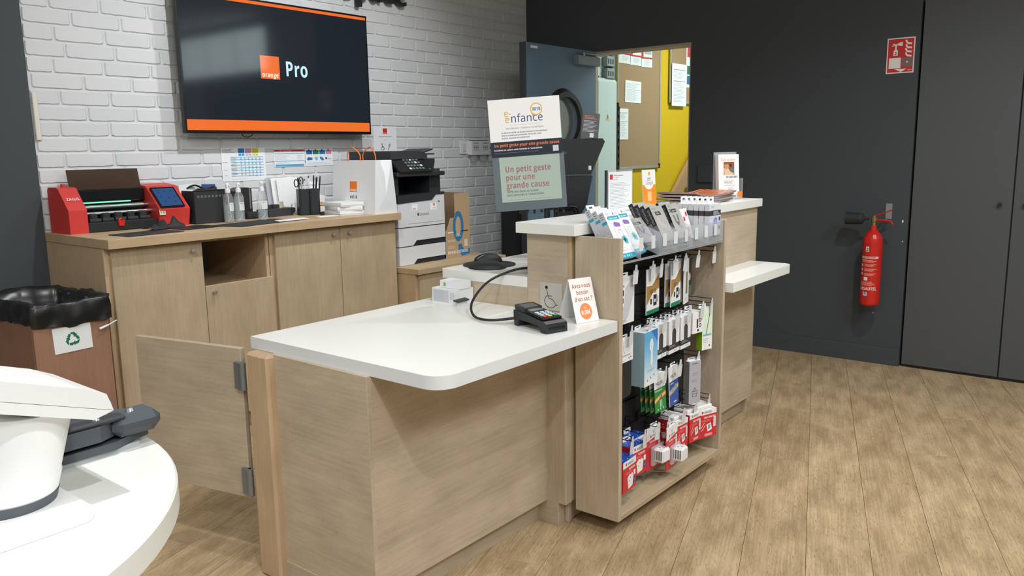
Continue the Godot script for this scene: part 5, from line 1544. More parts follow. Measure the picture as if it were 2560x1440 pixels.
# ---------------------------------------------------------------- on the counter top
func on_counter() -> void:
	var Y := 1.0895
	var t := thing("notice_holder", "clear stand with grey edge holding a printed white notice", "sign holder", Vector3(2.835, Y, -1.72), -4)
	box_part("clear_sheet", Vector3(-0.09, 0, -0.004), Vector3(0.09, 0.166, 0.0), M.acrylic, t, 0.0005)
	box_part("edge_strip", Vector3(-0.094, 0, -0.008), Vector3(-0.086, 0.166, 0.003), M.charcoal, t, 0.001)
	box_part("foot", Vector3(-0.09, 0, -0.04), Vector3(0.09, 0.003, 0.03), M.acrylic, t, 0.0005)
	var s := sheet(160, 155, Color(0.92, 0.925, 0.93), 2.5)
	s.px(rgb(206, 60, 46), 8, 10, 20, 20); s.text(rgb(60, 60, 64), "Offre de cessation", 34, 17, 7, true); s.lines(rgb(206, 100, 90), 34, 22, 40, 1, 5, 2); s.lines(rgb(90, 90, 95), 34, 30, 30, 1, 5, 2)
	s.lines(rgb(120, 122, 128), 10, 44, 140, 18, 5.8, 1.3)
	tag(card("holder_notice", 0.162, 0.155, 0.0008, printed("holder_print", s, 0.6), M.white_paper, self, T(Vector3(2.836, Y + 0.0035, -1.7185), 0, -4, 0)), "white printed notice with red square in the clear stand", "paper")
	s = sheet(96, 158, rgb(246, 140, 40), 2.5)
	s.px(Color(0.93, 0.93, 0.92), 0, 0, 96, 62); s.disc(Color(0.93, 0.93, 0.92), 46, 42, 40)
	s.px(rgb(246, 140, 40), 0, 84, 96, 74)
	s.px(rgb(244, 160, 50), 44, 10, 13, 13); s.lines(rgb(60, 60, 64), 36, 34, 34, 2, 8, 3); s.text(rgb(110, 112, 116), "Google", 24, 62, 20, false, false, 0.86)
	s.px(rgb(246, 190, 130), 34, 90, 28, 40)
	tag(card("review_card", 0.098, 0.16, 0.003, printed("review_print", s, 0.4), M.white_plastic, self, T(Vector3(3.062, Y, -1.71), -4, -4, 0)), "upright orange and white card beside the clear stand", "sign")
	# zebra magazines, sagging
	s = sheet(200, 130, rgb(150, 84, 48), 2.0)
	for k in 16:
		var x := k * 17.0 - 60.0
		s.stroke(rgb(238, 140, 86), [x, 130, x + 22, 84, x + 10, 44, x + 40, 0], 7)
	var zebra := printed("zebra_print", s, 0.35)
	for k in 4:
		t = thing("magazine", ["bottom magazine of the orange striped pile on the counter", "second lowest magazine of the orange striped pile", "second highest magazine of the orange striped pile", "top magazine of the orange striped pile, ends curling up"][k], "magazine", Vector3(3.42 + k * 0.008, Y + 0.0095 * k, -1.675), [2.0, -2.0, 3.0, 0.0][k], "orange striped magazines")
		var st := mb()
		var sd := mb()
		var n := 14
		for i in n:
			var q := []
			for e in [0, 1]:
				var u: float = float(i + e) / n - 0.5
				q.append(Vector3(u * 0.42, 0.002 + (0.06 * pow(absf(u) * 1.05, 2.2)) * (0.55 + 0.25 * k) * (1.0 if u < 0 else 0.55), 0))
			var a: Vector3 = q[0]
			var b: Vector3 = q[1]
			var h := Vector3(0, 0.008, 0)
			var nn := Vector3(-(b - a).y, (b - a).x, 0).normalized()
			var U := [Vector2(float(i) / n, 1), Vector2(float(i + 1) / n, 1), Vector2(float(i + 1) / n, 0), Vector2(float(i) / n, 0)]
			quad(st, a + h + Vector3(0, 0, 0.095), b + h + Vector3(0, 0, 0.095), b + h - Vector3(0, 0, 0.095), a + h - Vector3(0, 0, 0.095), nn, U[0], U[1], U[2], U[3])
			quad(sd, a + Vector3(0, 0, 0.095), b + Vector3(0, 0, 0.095), b + Vector3(0, 0, -0.095), a + Vector3(0, 0, -0.095), -nn)
			for z in [0.095, -0.095]: quad(sd, a + Vector3(0, 0, z), b + Vector3(0, 0, z), b + h + Vector3(0, 0, z), a + h + Vector3(0, 0, z), Vector3(0, 0, signf(z)))
			if i == 0: quad(sd, a + Vector3(0, 0, 0.095), a + h + Vector3(0, 0, 0.095), a + h - Vector3(0, 0, 0.095), a - Vector3(0, 0, 0.095), Vector3(-1, 0, 0))
			if i == n - 1: quad(sd, b + Vector3(0, 0, 0.095), b + h + Vector3(0, 0, 0.095), b + h - Vector3(0, 0, 0.095), b - Vector3(0, 0, 0.095), Vector3(1, 0, 0))
		obj("cover", st, zebra, t)
		obj("pages", sd, mat("page_grey", rgb(150, 140, 138), 0.6), t)
	# leaflet holder
	t = thing("leaflet_holder", "clear leaflet holder with orange square at the counter's right end", "leaflet holder", Vector3(3.72, Y, -1.655), -34)
	var lean := T(Vector3(0, 0.004, -0.012), -9, 0, 0)
	box_part("back_plate", Vector3(-0.062, 0.0, -0.03), Vector3(0.062, 0.225, -0.027), M.acrylic, t, 0.0005)
	box_part("foot", Vector3(-0.062, 0.0, -0.03), Vector3(0.062, 0.003, 0.05), M.acrylic, t, 0.0005)
	box_part("front_lip", Vector3(-0.062, 0.003, 0.03), Vector3(0.062, 0.03, 0.033), M.acrylic, t, 0.0005)
	box_part("side_wing", Vector3(0.064, 0.0, -0.03), Vector3(0.067, 0.1, 0.03), M.acrylic, t, 0.0005)
	card("orange_square", 0.026, 0.026, 0.0008, M.orange, M.orange, t, T(Vector3(0.05, 0.012, 0.0335)))
	s = sheet(112, 210, Color(0.95, 0.95, 0.95), 2.5)
	s.text(rgb(232, 130, 70), "Tout va bien", 12, 32, 17, false, false, 0.85)
	s.px(rgb(140, 88, 60), 28, 36, 58, 62); s.shape(rgb(226, 196, 160), [30, 66, 48, 58, 66, 84, 84, 90, 80, 98, 32, 98]); s.shape(rgb(206, 150, 110), [30, 50, 52, 44, 60, 60, 40, 74]); s.px(rgb(70, 130, 150), 70, 66, 14, 16); s.disc(rgb(60, 44, 38), 66, 52, 7)
	s.text(rgb(50, 50, 54), "se passer", 40, 112, 17, true, false, 0.82)
	s.lines(rgb(110, 110, 115), 30, 126, 62, 4, 6.5, 1.8); s.lines(rgb(120, 120, 124), 50, 160, 34, 2, 6, 1.8)
	var lf := printed("leaflet_print", s, 0.5)
	for k in 4:
		tag(card("leaflet", 0.112, 0.21, 0.006, lf, M.white_paper, self, Transform3D(t.transform) * T(Vector3(0, 0.0045, 0.014 - k * 0.0075), -4.5, 0, 0)), ["front leaflet in the clear holder, family picture and orange heading", "second leaflet in the clear holder behind the front one", "third leaflet in the clear holder behind the front one", "rearmost leaflet in the clear holder"][k], "leaflet", "leaflets in the clear holder")

# ---------------------------------------------------------------- right-hand wall
func right_wall_things() -> void:
	var t := thing("fire_extinguisher", "red fire extinguisher with black horn hanging on the dark wall", "fire extinguisher", Vector3(5.09, 0.385, -1.335), 0)
	var st := mb()
	lathe(st, [[0.0, 0.004], [0.045, 0.0], [0.054, 0.008], [0.056, 0.02], [0.056, 0.38], [0.053, 0.405], [0.043, 0.428], [0.028, 0.445], [0.019, 0.452], [0.017, 0.48], [0.0, 0.482]], 36)
	obj("cylinder", st, M.red_paint, t)
	# front of the cylinder looks along -x, a little towards +z
	var s := sheet(120, 260, rgb(206, 38, 30), 2.5)
	var pk := rgb(236, 196, 188)
	s.px(rgb(240, 236, 232), 44, 2, 16, 26); s.text(rgb(20, 20, 20), "2", 52, 24, 22, true, true)
	s.px(pk, 18, 52, 90, 12); s.text(rgb(180, 60, 56), "EXTINCTEUR", 62, 62, 12, true, true, 0.8)
	s.lines(pk, 22, 70, 80, 3, 5, 2.4)
	for r in 3:
		s.px(pk, 18, 92 + r * 22, 14, 14); s.lines(pk, 40, 92 + r * 24, 62, 3, 5, 2.2)
	s.px(rgb(240, 230, 226), 40, 160, 20, 18); s.lines(pk, 20, 184, 86, 5, 4.6, 2)
	s.text(rgb(246, 238, 236), "DESAUTEL", 62, 228, 21, true, true, 0.86)
	s.px(rgb(190, 206, 222), 40, 238, 22, 20); s.disc(rgb(70, 110, 160), 51, 244, 5)
	var lm := printed("extinguisher_print", s, 0.28)
	st = mb()
	for i in 14:
		var a0 := deg_to_rad(110.0 + i * 10.5)
		var a1 := deg_to_rad(110.0 + (i + 1) * 10.5)
		var p0 := Vector3(cos(a0), 0, sin(a0)) * 0.0564
		var p1 := Vector3(cos(a1), 0, sin(a1)) * 0.0564
		sq(st, p0 + Vector3(0, 0.06, 0), p1 + Vector3(0, 0.06, 0), p1 + Vector3(0, 0.36, 0), p0 + Vector3(0, 0.36, 0), p0.normalized(), p1.normalized(), Vector2(1 - i / 14.0, 1), Vector2(1 - (i + 1) / 14.0, 1), Vector2(1 - (i + 1) / 14.0, 0), Vector2(1 - i / 14.0, 0))
	obj("label_print", st, lm, t)
	var vl := thing_part("valve", t)
	st = mb()
	lathe(st, [[0.0, 0.478], [0.012, 0.478], [0.012, 0.5], [0.016, 0.505], [0.016, 0.53], [0.01, 0.536], [0.0, 0.536]], 18)
	obj("valve_body", st, mat("brass", rgb(190, 160, 100), 0.3, 0.9), vl)
	st = mb()
	tube(st, curve([Vector3(-0.016, 0.5, 0.0), Vector3(-0.018, 0.53, 0.004), Vector3(-0.004, 0.54, 0.008), Vector3(0.0, 0.51, 0.012)], 14), 0.0025, 6)
	obj("safety_pin", st, M.steel, vl)
	st = mb()
	bx(st, Vector3(0, 0.006, 0.06), Vector3(0.014, 0.007, 0.12), 0.002, 0, T(Vector3(0, 0.525, -0.01), -22, 0, 0))
	obj("squeeze_lever", st, M.red_paint, vl)
	st = mb()
	tube(st, [Vector3(0, 0.515, 0.0), Vector3(0, 0.513, 0.05), Vector3(0, 0.508, 0.095), Vector3(0, 0.49, 0.105)], 0.0065, 8)
	obj("carry_handle", st, M.red_paint, vl)
	st = mb()
	var horn := Transform3D(Basis(Vector3(1, 0, 0), Vector3(0, 0, -1), Vector3(0, 1, 0)), Vector3(0, 0.518, -0.03))
	lathe(st, [[0.0, 0.0], [0.009, 0.0], [0.009, 0.02], [0.03, 0.036], [0.034, 0.05], [0.038, 0.13], [0.034, 0.13], [0.028, 0.05], [0.0, 0.045]], 24, horn)
	obj("horn", st, M.black_soft, t)
	t = thing("wall_hook_plate", "grey metal hanging plate behind the extinguisher head", "bracket", Vector3(5.2085, 0.895, -1.285))
	box_part("plate", Vector3(-0.004, 0, -0.018), Vector3(0.0, 0.095, 0.018), mat("zinc", rgb(170, 174, 178), 0.4, 0.6), t, 0.0005)
	box_part("hook_arm", Vector3(-0.11, 0.0, -0.006), Vector3(-0.004, 0.006, 0.006), M.steel, t, 0.001)
	# sign above it
	s = sheet(150, 200, Color(0.93, 0.92, 0.9), 3.0)
	var R := rgb(204, 50, 52)
	s.px(R, 6, 6, 138, 188)
	var Wt := Color(0.94, 0.93, 0.91)
	s.shape(Wt, [36, 100, 36, 74, 44, 62, 44, 46, 52, 46, 52, 62, 60, 74, 60, 100]); s.shape(Wt, [56, 36, 62, 44, 84, 46, 84, 24, 62, 28])
	s.stroke(Wt, [30, 32, 44, 38, 56, 38], 5); s.stroke(Wt, [24, 44, 40, 42, 52, 44], 5)
	s.text(rgb(30, 30, 30), "2", 48, 95, 21, true, true)
	for k in 4:
		var y := 24.0 + k * 23.0
		s.shape(Wt, [96 + (k % 2) * 4, y - 8, 106, y - 10, 112, y + 4, 134, y + 8, 134, y + 18, 112, y + 15, 102, y + 6])
	s.px(rgb(132, 108, 104), 82, 112, 62, 52)
	s.px(Wt, 14, 112, 64, 60)
	s.disc(Wt, 112, 138, 5)
	s.shape(Wt, [48, 176, 112, 176, 82, 194]); s.text(Wt, "anivia", 116, 186, 9, true, false, 0.9)
	tag(card("extinguisher_sign", 0.15, 0.2, 0.002, printed("ext_sign_print", s, 0.35), M.white_plastic, self, T(Vector3(5.2088, 1.747, -1.275), 0, -90, 0)), "red and white extinguisher sign with flames high on dark wall", "sign")
	# flat box low on the dark wall behind the leaflets
	st = mb()
	bb(st, Vector3(5.19, 1.1, -2.53), Vector3(5.2085, 1.22, -2.42), 0.003)
	tag(obj("wall_box", st, M.wall_dark), "small dark wall box beside the doorway", "wall box")
	# chips of paint
	for e in [[0.885, -1.205, 0.007], [0.765, -1.2, 0.004], [0.315, -1.34, 0.004]]:
		st = mb()
		prism(st, poly([-0.3, -1, 0.5, -0.7, 0.7, 0.4, 0.1, 1.2, -0.6, 0.3]), 0.0, 0.0006, Transform3D(Basis(Vector3(0, 0, 1) * e[2], Vector3(0, e[2] * 1.3, 0), Vector3(-1, 0, 0)), Vector3(5.2088, e[0], e[1])))
		obj("paint_chip", st, M.white_paper, get_node("wall_right"))
	# tall cupboards
	for k in 4:
		var z0 := -1.165 + k * 0.515
		t = thing("tall_cupboard", ["tall dark grey cupboard next to the fire extinguisher", "tall dark grey cupboard, second from the fire extinguisher", "tall dark grey cupboard, third from the fire extinguisher", "tall dark grey cupboard, fourth from the fire extinguisher"][k], "cupboard", Vector3(5.215, 0, z0), 0, "tall dark cupboards")
		box_part("carcass", Vector3(0.02, 0.0, 0.0), Vector3(0.55, 2.15, 0.513), M.wall_dark, t, 0.001)
		box_part("plinth", Vector3(0.008, 0.0, 0.0), Vector3(0.02, 0.016, 0.513), M.black, t, 0.0)
		var d := box_part("door", Vector3(-0.004, 0.018, 0.003), Vector3(0.018, 2.146, 0.511), M.cupboard_dark, t, 0.001)
		st = mb()
		var kz := 0.455 if k % 2 == 0 else 0.06
		cyl(st, Vector3(-0.004, 1.0, kz), Vector3(-0.024, 1.0, kz), 0.009, 14, 0.012)
		obj("knob", st, M.black, d)
func thing_part(called: String, parent: Node) -> Node3D:
	var n := Node3D.new()
	n.name = called
	parent.add_child(n, true)
	return n

# ---------------------------------------------------------------- left foreground
func left_foreground() -> void:
	# round table
	var t := thing("round_table", "round white high table in the left foreground", "table", Vector3(0.114, 0, -1.265))
	var st := mb()
	lathe(st, [[0.0, 0.86], [0.476, 0.86], [0.48, 0.864], [0.48, 0.896], [0.477, 0.9], [0.0, 0.9]], 96)
	obj("table_top", st, M.white_top, t)
	st = mb()
	lathe(st, [[0.0, 0.0], [0.24, 0.0], [0.24, 0.012], [0.05, 0.02], [0.04, 0.05], [0.04, 0.86], [0.0, 0.86]], 40)
	obj("pedestal", st, M.steel, t)
	# white sloping display stand
	t = thing("tablet_stand", "white sloping tablet stand with grey collar on round table", "stand", Vector3(0.345, 0.9, -1.10), 0)
	var W := mat("stand_white", rgb(238, 238, 236), 0.3)
	st = mb()
	prism(st, rrect(0.3, 0.15, 0.02, 6), 0.0005, 0.012, FLAT(Vector3(-0.088, 0, 0.038)), true)
	obj("base_plate", st, W, t)
	var lean := Transform3D(Basis(Vector3(1, 0, 0), Vector3(0.3, 1, 0.0), Vector3(0, 0, 1)), Vector3(0.0, 0.012, 0.0))
	st = mb()
	lathe(st, [[0.0, 0.0], [0.056, 0.0], [0.056, 0.011], [0.0, 0.011]], 48, lean)
	obj("grey_collar", st, mat("collar_grey", rgb(84, 90, 96), 0.5), t)
	st = mb()
	lathe(st, [[0.0, 0.011], [0.054, 0.011], [0.055, 0.013], [0.055, 0.034], [0.0535, 0.035], [0.0535, 0.115], [0.0, 0.115]], 48, lean)
	obj("column", st, W, t)
	var tilt := T(Vector3(0.108, 0.103, 0.066), 0, 0, -19)
	st = mb()
	prism(st, poly([-0.27, 0.0, -0.022, 0.0, 0.0, 0.014, -0.27, 0.014]), -0.16, 0.0, tilt)
	prism(st, poly([-0.27, 0.0146, 0.0, 0.0146, -0.014, 0.034, -0.045, 0.038, -0.27, 0.038]), -0.16, 0.0, tilt)
	obj("top_slab", st, W, t)
	# folded dark grey device
	t = thing("folding_stand", "dark grey folded metal stand lying on round table", "stand", Vector3(0.462, 0.9, -1.235), 0)
	var G := mat("gun_grey", rgb(78, 84, 90), 0.42, 0.2)
	st = mb()
	prism(st, poly([-0.14, 0.035, 0.1, 0.035, 0.125, 0.02, 0.125, -0.02, 0.06, -0.05, -0.14, -0.05]), 0.008, 0.02, FLAT())
	obj("base_plate", st, G, t)
	st = mb()
	prism(st, poly([-0.15, 0.045, 0.06, 0.06, 0.095, 0.04, 0.1, -0.02, 0.04, -0.05, -0.15, -0.05]), 0.026, 0.05, FLAT())
	obj("lower_arm", st, G, t)
	for k in 2:
		st = mb()
		bb(st, Vector3(-0.14, 0.05, -0.045 + k * 0.07), Vector3(0.08, 0.058, -0.02 + k * 0.07), 0.003)
		obj("rail", st, M.charcoal, t)
	st = mb()
	bb(st, Vector3(0.06, 0.022, 0.0), Vector3(0.135, 0.056, 0.055), 0.012)
	obj("end_block", st, G, t)
	for e in [[0.09, -0.03], [0.04, 0.04], [0.095, 0.03], [-0.01, 0.045]]:
		st = mb()
		lathe(st, [[0.0, 0.062], [0.005, 0.061], [0.007, 0.056]], 12, T(Vector3(e[0], 0, e[1])))
		obj("rivet", st, M.steel, t)
	st = mb()
	prism(st, poly([-0.16, 0.06, 0.09, 0.075, 0.13, 0.04, 0.1, -0.04, -0.16, -0.06]), 0.0, 0.008, FLAT(), true)
	obj("rubber_foot", st, mat("foot_grey", rgb(176, 180, 180), 0.5), t)
	# waste bin
	t = thing("waste_bin", "wooden waste bin lined with a black bag beside the cabinets", "waste bin", Vector3(1.355, 0, -3.58))
	st = mb()
	bb(st, Vector3(-0.145, 0.0, 0.215), Vector3(0.145, 0.76, 0.23), 0.002, 1); bb(st, Vector3(-0.145, 0.0, -0.23), Vector3(0.145, 0.76, -0.215), 0.002, 1)
	bb(st, Vector3(-0.145, 0.0, -0.215), Vector3(-0.13, 0.76, 0.215), 0.002, 1); bb(st, Vector3(0.13, 0.0, -0.215), Vector3(0.145, 0.76, 0.215), 0.002, 1)
	bb(st, Vector3(-0.13, 0.0, -0.215), Vector3(0.13, 0.015, 0.215), 0.0)
	obj("box", st, M.bin_wood, t)
	# black liner folded over the rim
	st = mb()
	var ringn := 72
	var lev := [[0.83, 0.42], [0.84, 0.70], [0.9, 0.772], [1.03, 0.782], [1.06, 0.768], [1.065, 0.735], [1.05, 0.705], [1.035, 0.685]]
	var pts := []
	var nz := FastNoiseLite.new()
	nz.seed = 4; nz.frequency = 3.2
	for l in lev.size():
		var row := []
		for i in ringn:
			var a := TAU * i / ringn
			var c := cos(a)
			var sn := sin(a)
			var m := maxf(absf(c), absf(sn))
			var px := c / m * 0.145
			var pz := sn / m * 0.23
			var w := 0.012 * nz.get_noise_3d(px * 3.0, l * 0.35, pz * 3.0) * (1.6 if l > 3 else 1.0)
			var g: float = lev[l][0]
			var y: float = lev[l][1] + 0.014 * nz.get_noise_2d(a * 0.5, l * 0.6 + 9.0) + 0.007 * sin(a * 3.0)
			row.append(Vector3(px * g + c * w, y, pz * g + sn * w))
		pts.append(row)
	st.set_smooth_group(0)
	for l in lev.size() - 1:
		for i in ringn:
			var k := (i + 1) % ringn
			for v in [pts[l][i], pts[l + 1][i], pts[l + 1][k], pts[l][i], pts[l + 1][k], pts[l][k]]: st.add_vertex(v)
	st.generate_normals()
	var bag := mat("bin_bag", rgb(34, 35, 35), 0.3)
	obj("black_liner", st, bag, t)
	var s := sheet(145, 100, Color(0.93, 0.94, 0.94), 3.0)
	var G2 := rgb(26, 116, 78)
	for k in 3:
		var base := Transform2D(deg_to_rad(120.0 * k), Vector2(72, 52))
		var a1 := []
		for p in [Vector2(-8, -27), Vector2(9, -27), Vector2(15, -17), Vector2(19, -20), Vector2(16, -5), Vector2(2, -10), Vector2(6, -12), Vector2(1, -19), Vector2(-4, -19)]:
			var q: Vector2 = base * p
			a1.append_array([q.x, q.y])
		s.shape(G2, a1)
		a1 = []
		for p in [Vector2(-11, -25), Vector2(-5, -17), Vector2(-11, -7), Vector2(-21, -13)]:
			var q: Vector2 = base * p
			a1.append_array([q.x, q.y])
		s.shape(G2, a1)
	tag(card("recycling_sign", 0.146, 0.103, 0.002, printed("recycle_print", s, 0.5), M.white_plastic, self, T(Vector3(1.353, 0.574, -3.3495), 0, 0, 1.5)), "white sign with green recycling arrows on the bin", "sign")
	t = thing("bag_clip", "thin white clip stick pinning the black bin liner", "clip", Vector3(1.485, 0.655, -3.338), 0)
	st = mb()
	cyl(st, Vector3(-0.03, -0.008, 0.0), Vector3(0.005, 0.002, 0.0), 0.0055, 10, 0.004); cyl(st, Vector3(0.005, 0.002, 0.0), Vector3(0.045, 0.014, -0.01), 0.0025)
	obj("stick", st, M.white_plastic, t)

# ---------------------------------------------------------------- product stand at the counter front
func product(called: String, label: String, cat: String, w: float, h: float, d: float, face: Material, side: Material, at: Vector3, turn := 0.0, tab := 0.022, tabmat: Material = null, lean := 0.0, group := "", topm: Material = null) -> Node3D:
	# a packed product: box or card, with a hanging tab; at is the bottom middle of its front face
	var t := thing(called, label, cat, at, turn, group)
	var xf := T(Vector3.ZERO, -lean, 0, 0) * T(Vector3(0, 0, -d))
	card("box" if d > 0.008 else "backing_card", w, h, d, face, M.white_paper, t, xf, side, topm)
	if tab > 0.0:
		# tab with its euro slot
		var tw := minf(w * 0.72, 0.05)
		var st := mb()
		var y0 := 0.0
		bb(st, Vector3(-tw / 2, y0, 0), Vector3(-0.011, tab, 0.0012)); bb(st, Vector3(0.011, y0, 0), Vector3(tw / 2, tab, 0.0012))
		bb(st, Vector3(-0.011, y0, 0), Vector3(0.011, tab * 0.4, 0.0012)); bb(st, Vector3(-0.011, tab * 0.72, 0), Vector3(0.011, tab, 0.0012))
		obj("hang_tab", st, tabmat if tabmat else M.white_paper, t, xf * T(Vector3(0, h, 0.0)))
	return t
func hook(x: float, y: float, tip: float, label: String, w := 0.0) -> void:
	# double wire peg with a swinging clear price tag
	var t := thing("display_hook", label, "display hook", Vector3(x, y, -1.533), 0, "wire display hooks")
	var L := tip + 1.533
	var st := mb()
	bb(st, Vector3(-0.012, -0.016, 0.0), Vector3(0.012, 0.016, 0.006), 0.001)
	obj("back_clip", st, M.black, t)
	st = mb()
	tube(st, [Vector3(0, 0, 0.004), Vector3(0, 0, L - 0.006), Vector3(0, 0.004, L)], 0.002, 6)
	tube(st, [Vector3(0, 0.018, 0.004), Vector3(0, 0.018, L), Vector3(0, 0.012, L + 0.004)], 0.0017, 6)
	obj("wire", st, M.steel_dark, t)
	st = mb()
	prism(st, rrect(0.028, 0.05, 0.004, 3, 0, -0.03), 0.0, 0.0012)
	prism(st, poly([-0.008, -0.008, 0.008, -0.008, 0.005, 0.014, -0.005, 0.014]), 0.0, 0.0012)
	obj("price_tag", st, mat("tag_clear", rgb(214, 217, 220), 0.35), t, T(Vector3(0, 0.006, L + 0.005), 4, rng.randf_range(-8, 8), rng.randf_range(-3, 3)))
func display_stand() -> void:
	var t := thing("product_stand", "oak product display stand with black back fixed to the counter front", "display stand", Vector3(2.265, 0.062, -1.549))
	uvo = Vector2(0.2, 0.4)
	box_part("left_panel", Vector3(0.0, 0.0, 0.0), Vector3(0.02, 0.987, 0.178), M.oak_pale, t, 0.001, 1)
	box_part("right_panel", Vector3(0.806, 0.0, 0.0), Vector3(0.826, 0.987, 0.178), M.oak_pale, t, 0.001, 1)
	uvo = Vector2.ZERO
	box_part("bottom_shelf", Vector3(0.02, 0.0, 0.0), Vector3(0.806, 0.019, 0.178), M.oak_front, t, 0.001, 0)
	box_part("back_panel", Vector3(0.02, 0.019, 0.0), Vector3(0.806, 0.987, 0.008), M.black_soft, t, 0.0)
	for k in 9: box_part("slat_board", Vector3(0.03, 0.03 + k * 0.1, 0.008), Vector3(0.796, 0.124 + k * 0.1, 0.0155), M.black_soft, t, 0.002)
	# clear tray
	t = thing("clear_tray", "clear acrylic tray with dividers on top of the product stand", "tray", Vector3(2.285, 0.967, -1.372))
	var floor_x := T(Vector3(0.385, 0.0, 0.0), -22, 0, 0)
	var st := mb()
	bx(st, Vector3(0, 0.0, -0.08), Vector3(0.766, 0.003, 0.165), 0.0005, 0, T(Vector3(0.385, 0.0015, 0.0), -20, 0, 0) * T(Vector3.ZERO, 0, 0, 0))
	obj("sloping_base", st, glass("tray_grey", rgb(150, 152, 154), 0.62, 0.08), t)
	box_part("front_wall", Vector3(0.25, 0.0, -0.003), Vector3(0.77, 0.083, 0.0), M.acrylic, t, 0.0004)
	box_part("front_lip", Vector3(0.0, -0.004, -0.003), Vector3(0.77, 0.003, 0.001), glass("lip", rgb(200, 204, 206), 0.7, 0.1), t, 0.0004)
	for x in [0.117, 0.245, 0.375, 0.503, 0.64]:
		st = mb()
		prism(st, poly([0.0, 0.0, 0.0, 0.082, 0.12, 0.12, 0.15, 0.05]), -0.001, 0.001, SIDE(Vector3(x, 0, 0)))
		obj("divider", st, M.acrylic, t)
	# ---- boxes standing in the tray
	var s := sheet(90, 175, Color(0.95, 0.95, 0.955), 2.4)
	s.text(rgb(150, 150, 155), "FORCE", 8, 14, 11, false, false, 0.9); s.px(rgb(60, 60, 64), 54, 6, 5, 8); s.px(rgb(190, 190, 194), 64, 7, 6, 6); s.px(rgb(190, 190, 194), 75, 7, 6, 6)
	s.shape(rgb(40, 165, 195), [8, 26, 16, 18, 84, 18, 84, 32, 18, 32]); s.text(Color.WHITE, "CÂBLE DE CHARGE", 20, 29, 8, true, false, 0.8)
	s.shape(rgb(150, 110, 180), [34, 46, 44, 40, 74, 46, 72, 60, 36, 58]); s.stroke(rgb(120, 122, 130), [30, 46, 26, 76, 32, 100, 42, 118], 1.4)
	s.stroke(rgb(70, 72, 80), [46, 72, 66, 72, 66, 110, 46, 110, 46, 72], 1.2)
	s.shape(rgb(60, 175, 190), [50, 100, 68, 92, 82, 108, 76, 126, 56, 122]); s.shape(rgb(24, 60, 70), [56, 106, 66, 102, 72, 112, 62, 118])
	s.lines(rgb(150, 150, 156), 10, 138, 60, 3, 5, 1.4)
	s.px(rgb(40, 165, 195), 0, 158, 90, 17); s.text(Color.WHITE, "1 m   12 W   C", 8, 170, 9, true)
	var white_f := printed("cable_box_print", s, 0.4)
	s = sheet(25, 175, rgb(200, 203, 208), 2.0)
	s.px(rgb(40, 165, 195), 0, 34, 25, 10); s.lines(rgb(70, 72, 78), 5, 6, 14, 3, 8, 2.4); s.lines(rgb(120, 130, 160), 8, 90, 10, 5, 5, 1.4)
	var white_s := printed("cable_box_side", s, 0.4)
	s = sheet(90, 165, rgb(176, 174, 166), 2.4)
	s.text(rgb(120, 118, 114), "FORCE", 8, 14, 11, false, false, 0.9)
	s.px(rgb(40, 42, 46), 22, 22, 40, 14); s.text(rgb(205, 205, 205), "USB-C", 42, 33, 10, true, true); s.disc(rgb(40, 42, 46), 14, 28, 7, 4)
	for k in 3: s.stroke([rgb(66, 68, 72), rgb(90, 92, 96), rgb(66, 68, 72)][k], [22 + k * 5, 46, 26 + k * 5, 72, 40, 90 - k * 5, 56 - k * 3, 72, 62 - k * 5, 46], 3)
	s.stroke(rgb(60, 62, 66), [50, 90, 74, 112], 3); s.px(rgb(190, 190, 190), 72, 108, 8, 12)
	s.px(rgb(44, 46, 50), 0, 140, 90, 25); s.text(rgb(200, 200, 200), "CÂBLE USB-C", 8, 156, 11, true, false, 0.9)
	var grey_f := printed("grey_cable_print", s, 0.4)
	s = sheet(25, 165, rgb(120, 116, 128), 2.0)
	s.px(rgb(38, 40, 44), 0, 0, 25, 74); s.lines(rgb(190, 190, 194), 6, 10, 12, 12, 5, 2)
	var grey_s := printed("grey_cable_side", s, 0.4)
	s = sheet(90, 165, rgb(176, 174, 166), 2.4)
	s.text(rgb(120, 118, 114), "FORCE", 8, 14, 11, false, false, 0.9)
	s.px(rgb(40, 42, 46), 22, 22, 40, 14); s.text(rgb(205, 205, 205), "USB-C", 42, 33, 10, true, true)
	for k in 2: s.stroke(rgb(226, 178, 190), [24 + k * 7, 46, 28 + k * 6, 74, 42, 94 - k * 6, 56 - k * 4, 78], 3.2)
	s.stroke(rgb(140, 84, 84), [52, 96, 66, 120], 4); s.px(rgb(44, 46, 50), 0, 140, 90, 25); s.text(rgb(200, 200, 200), "CÂBLE USB-C", 8, 156, 11, true, false, 0.9)
	var pink_f := printed("pink_cable_print", s, 0.4)
	s = sheet(110, 145, rgb(214, 216, 232), 2.2)
	s.px(rgb(226, 228, 232), 0, 0, 110, 26); s.text(rgb(140, 140, 145), "FORCE", 16, 18, 12, false, false, 0.9)
	s.px(rgb(58, 60, 64), 0, 28, 110, 22); s.text(Color.WHITE, "COQUE DE", 40, 38, 9, true); s.text(Color.WHITE, "PROTECTION", 40, 47, 9, true)
	s.shape(rgb(126, 134, 205), [44, 66, 60, 58, 74, 62, 82, 100, 74, 132, 50, 134, 40, 104]); s.shape(rgb(166, 172, 224), [54, 70, 66, 66, 72, 96, 60, 118]); s.px(rgb(58, 60, 64), 92, 58, 14, 16); s.px(rgb(58, 60, 64), 92, 96, 14, 16)
	s.px(rgb(58, 60, 64), 0, 134, 110, 11)
	var case_f := printed("case_print", s, 0.35)
	s = sheet(22, 145, rgb(220, 221, 224), 2.0)
	s.px(rgb(66, 68, 72), 0, 28, 22, 22)
	var case_s := printed("case_side", s, 0.4)
	var lean := 28.0
	var back := Vector3(0, 0.004, -0.031)
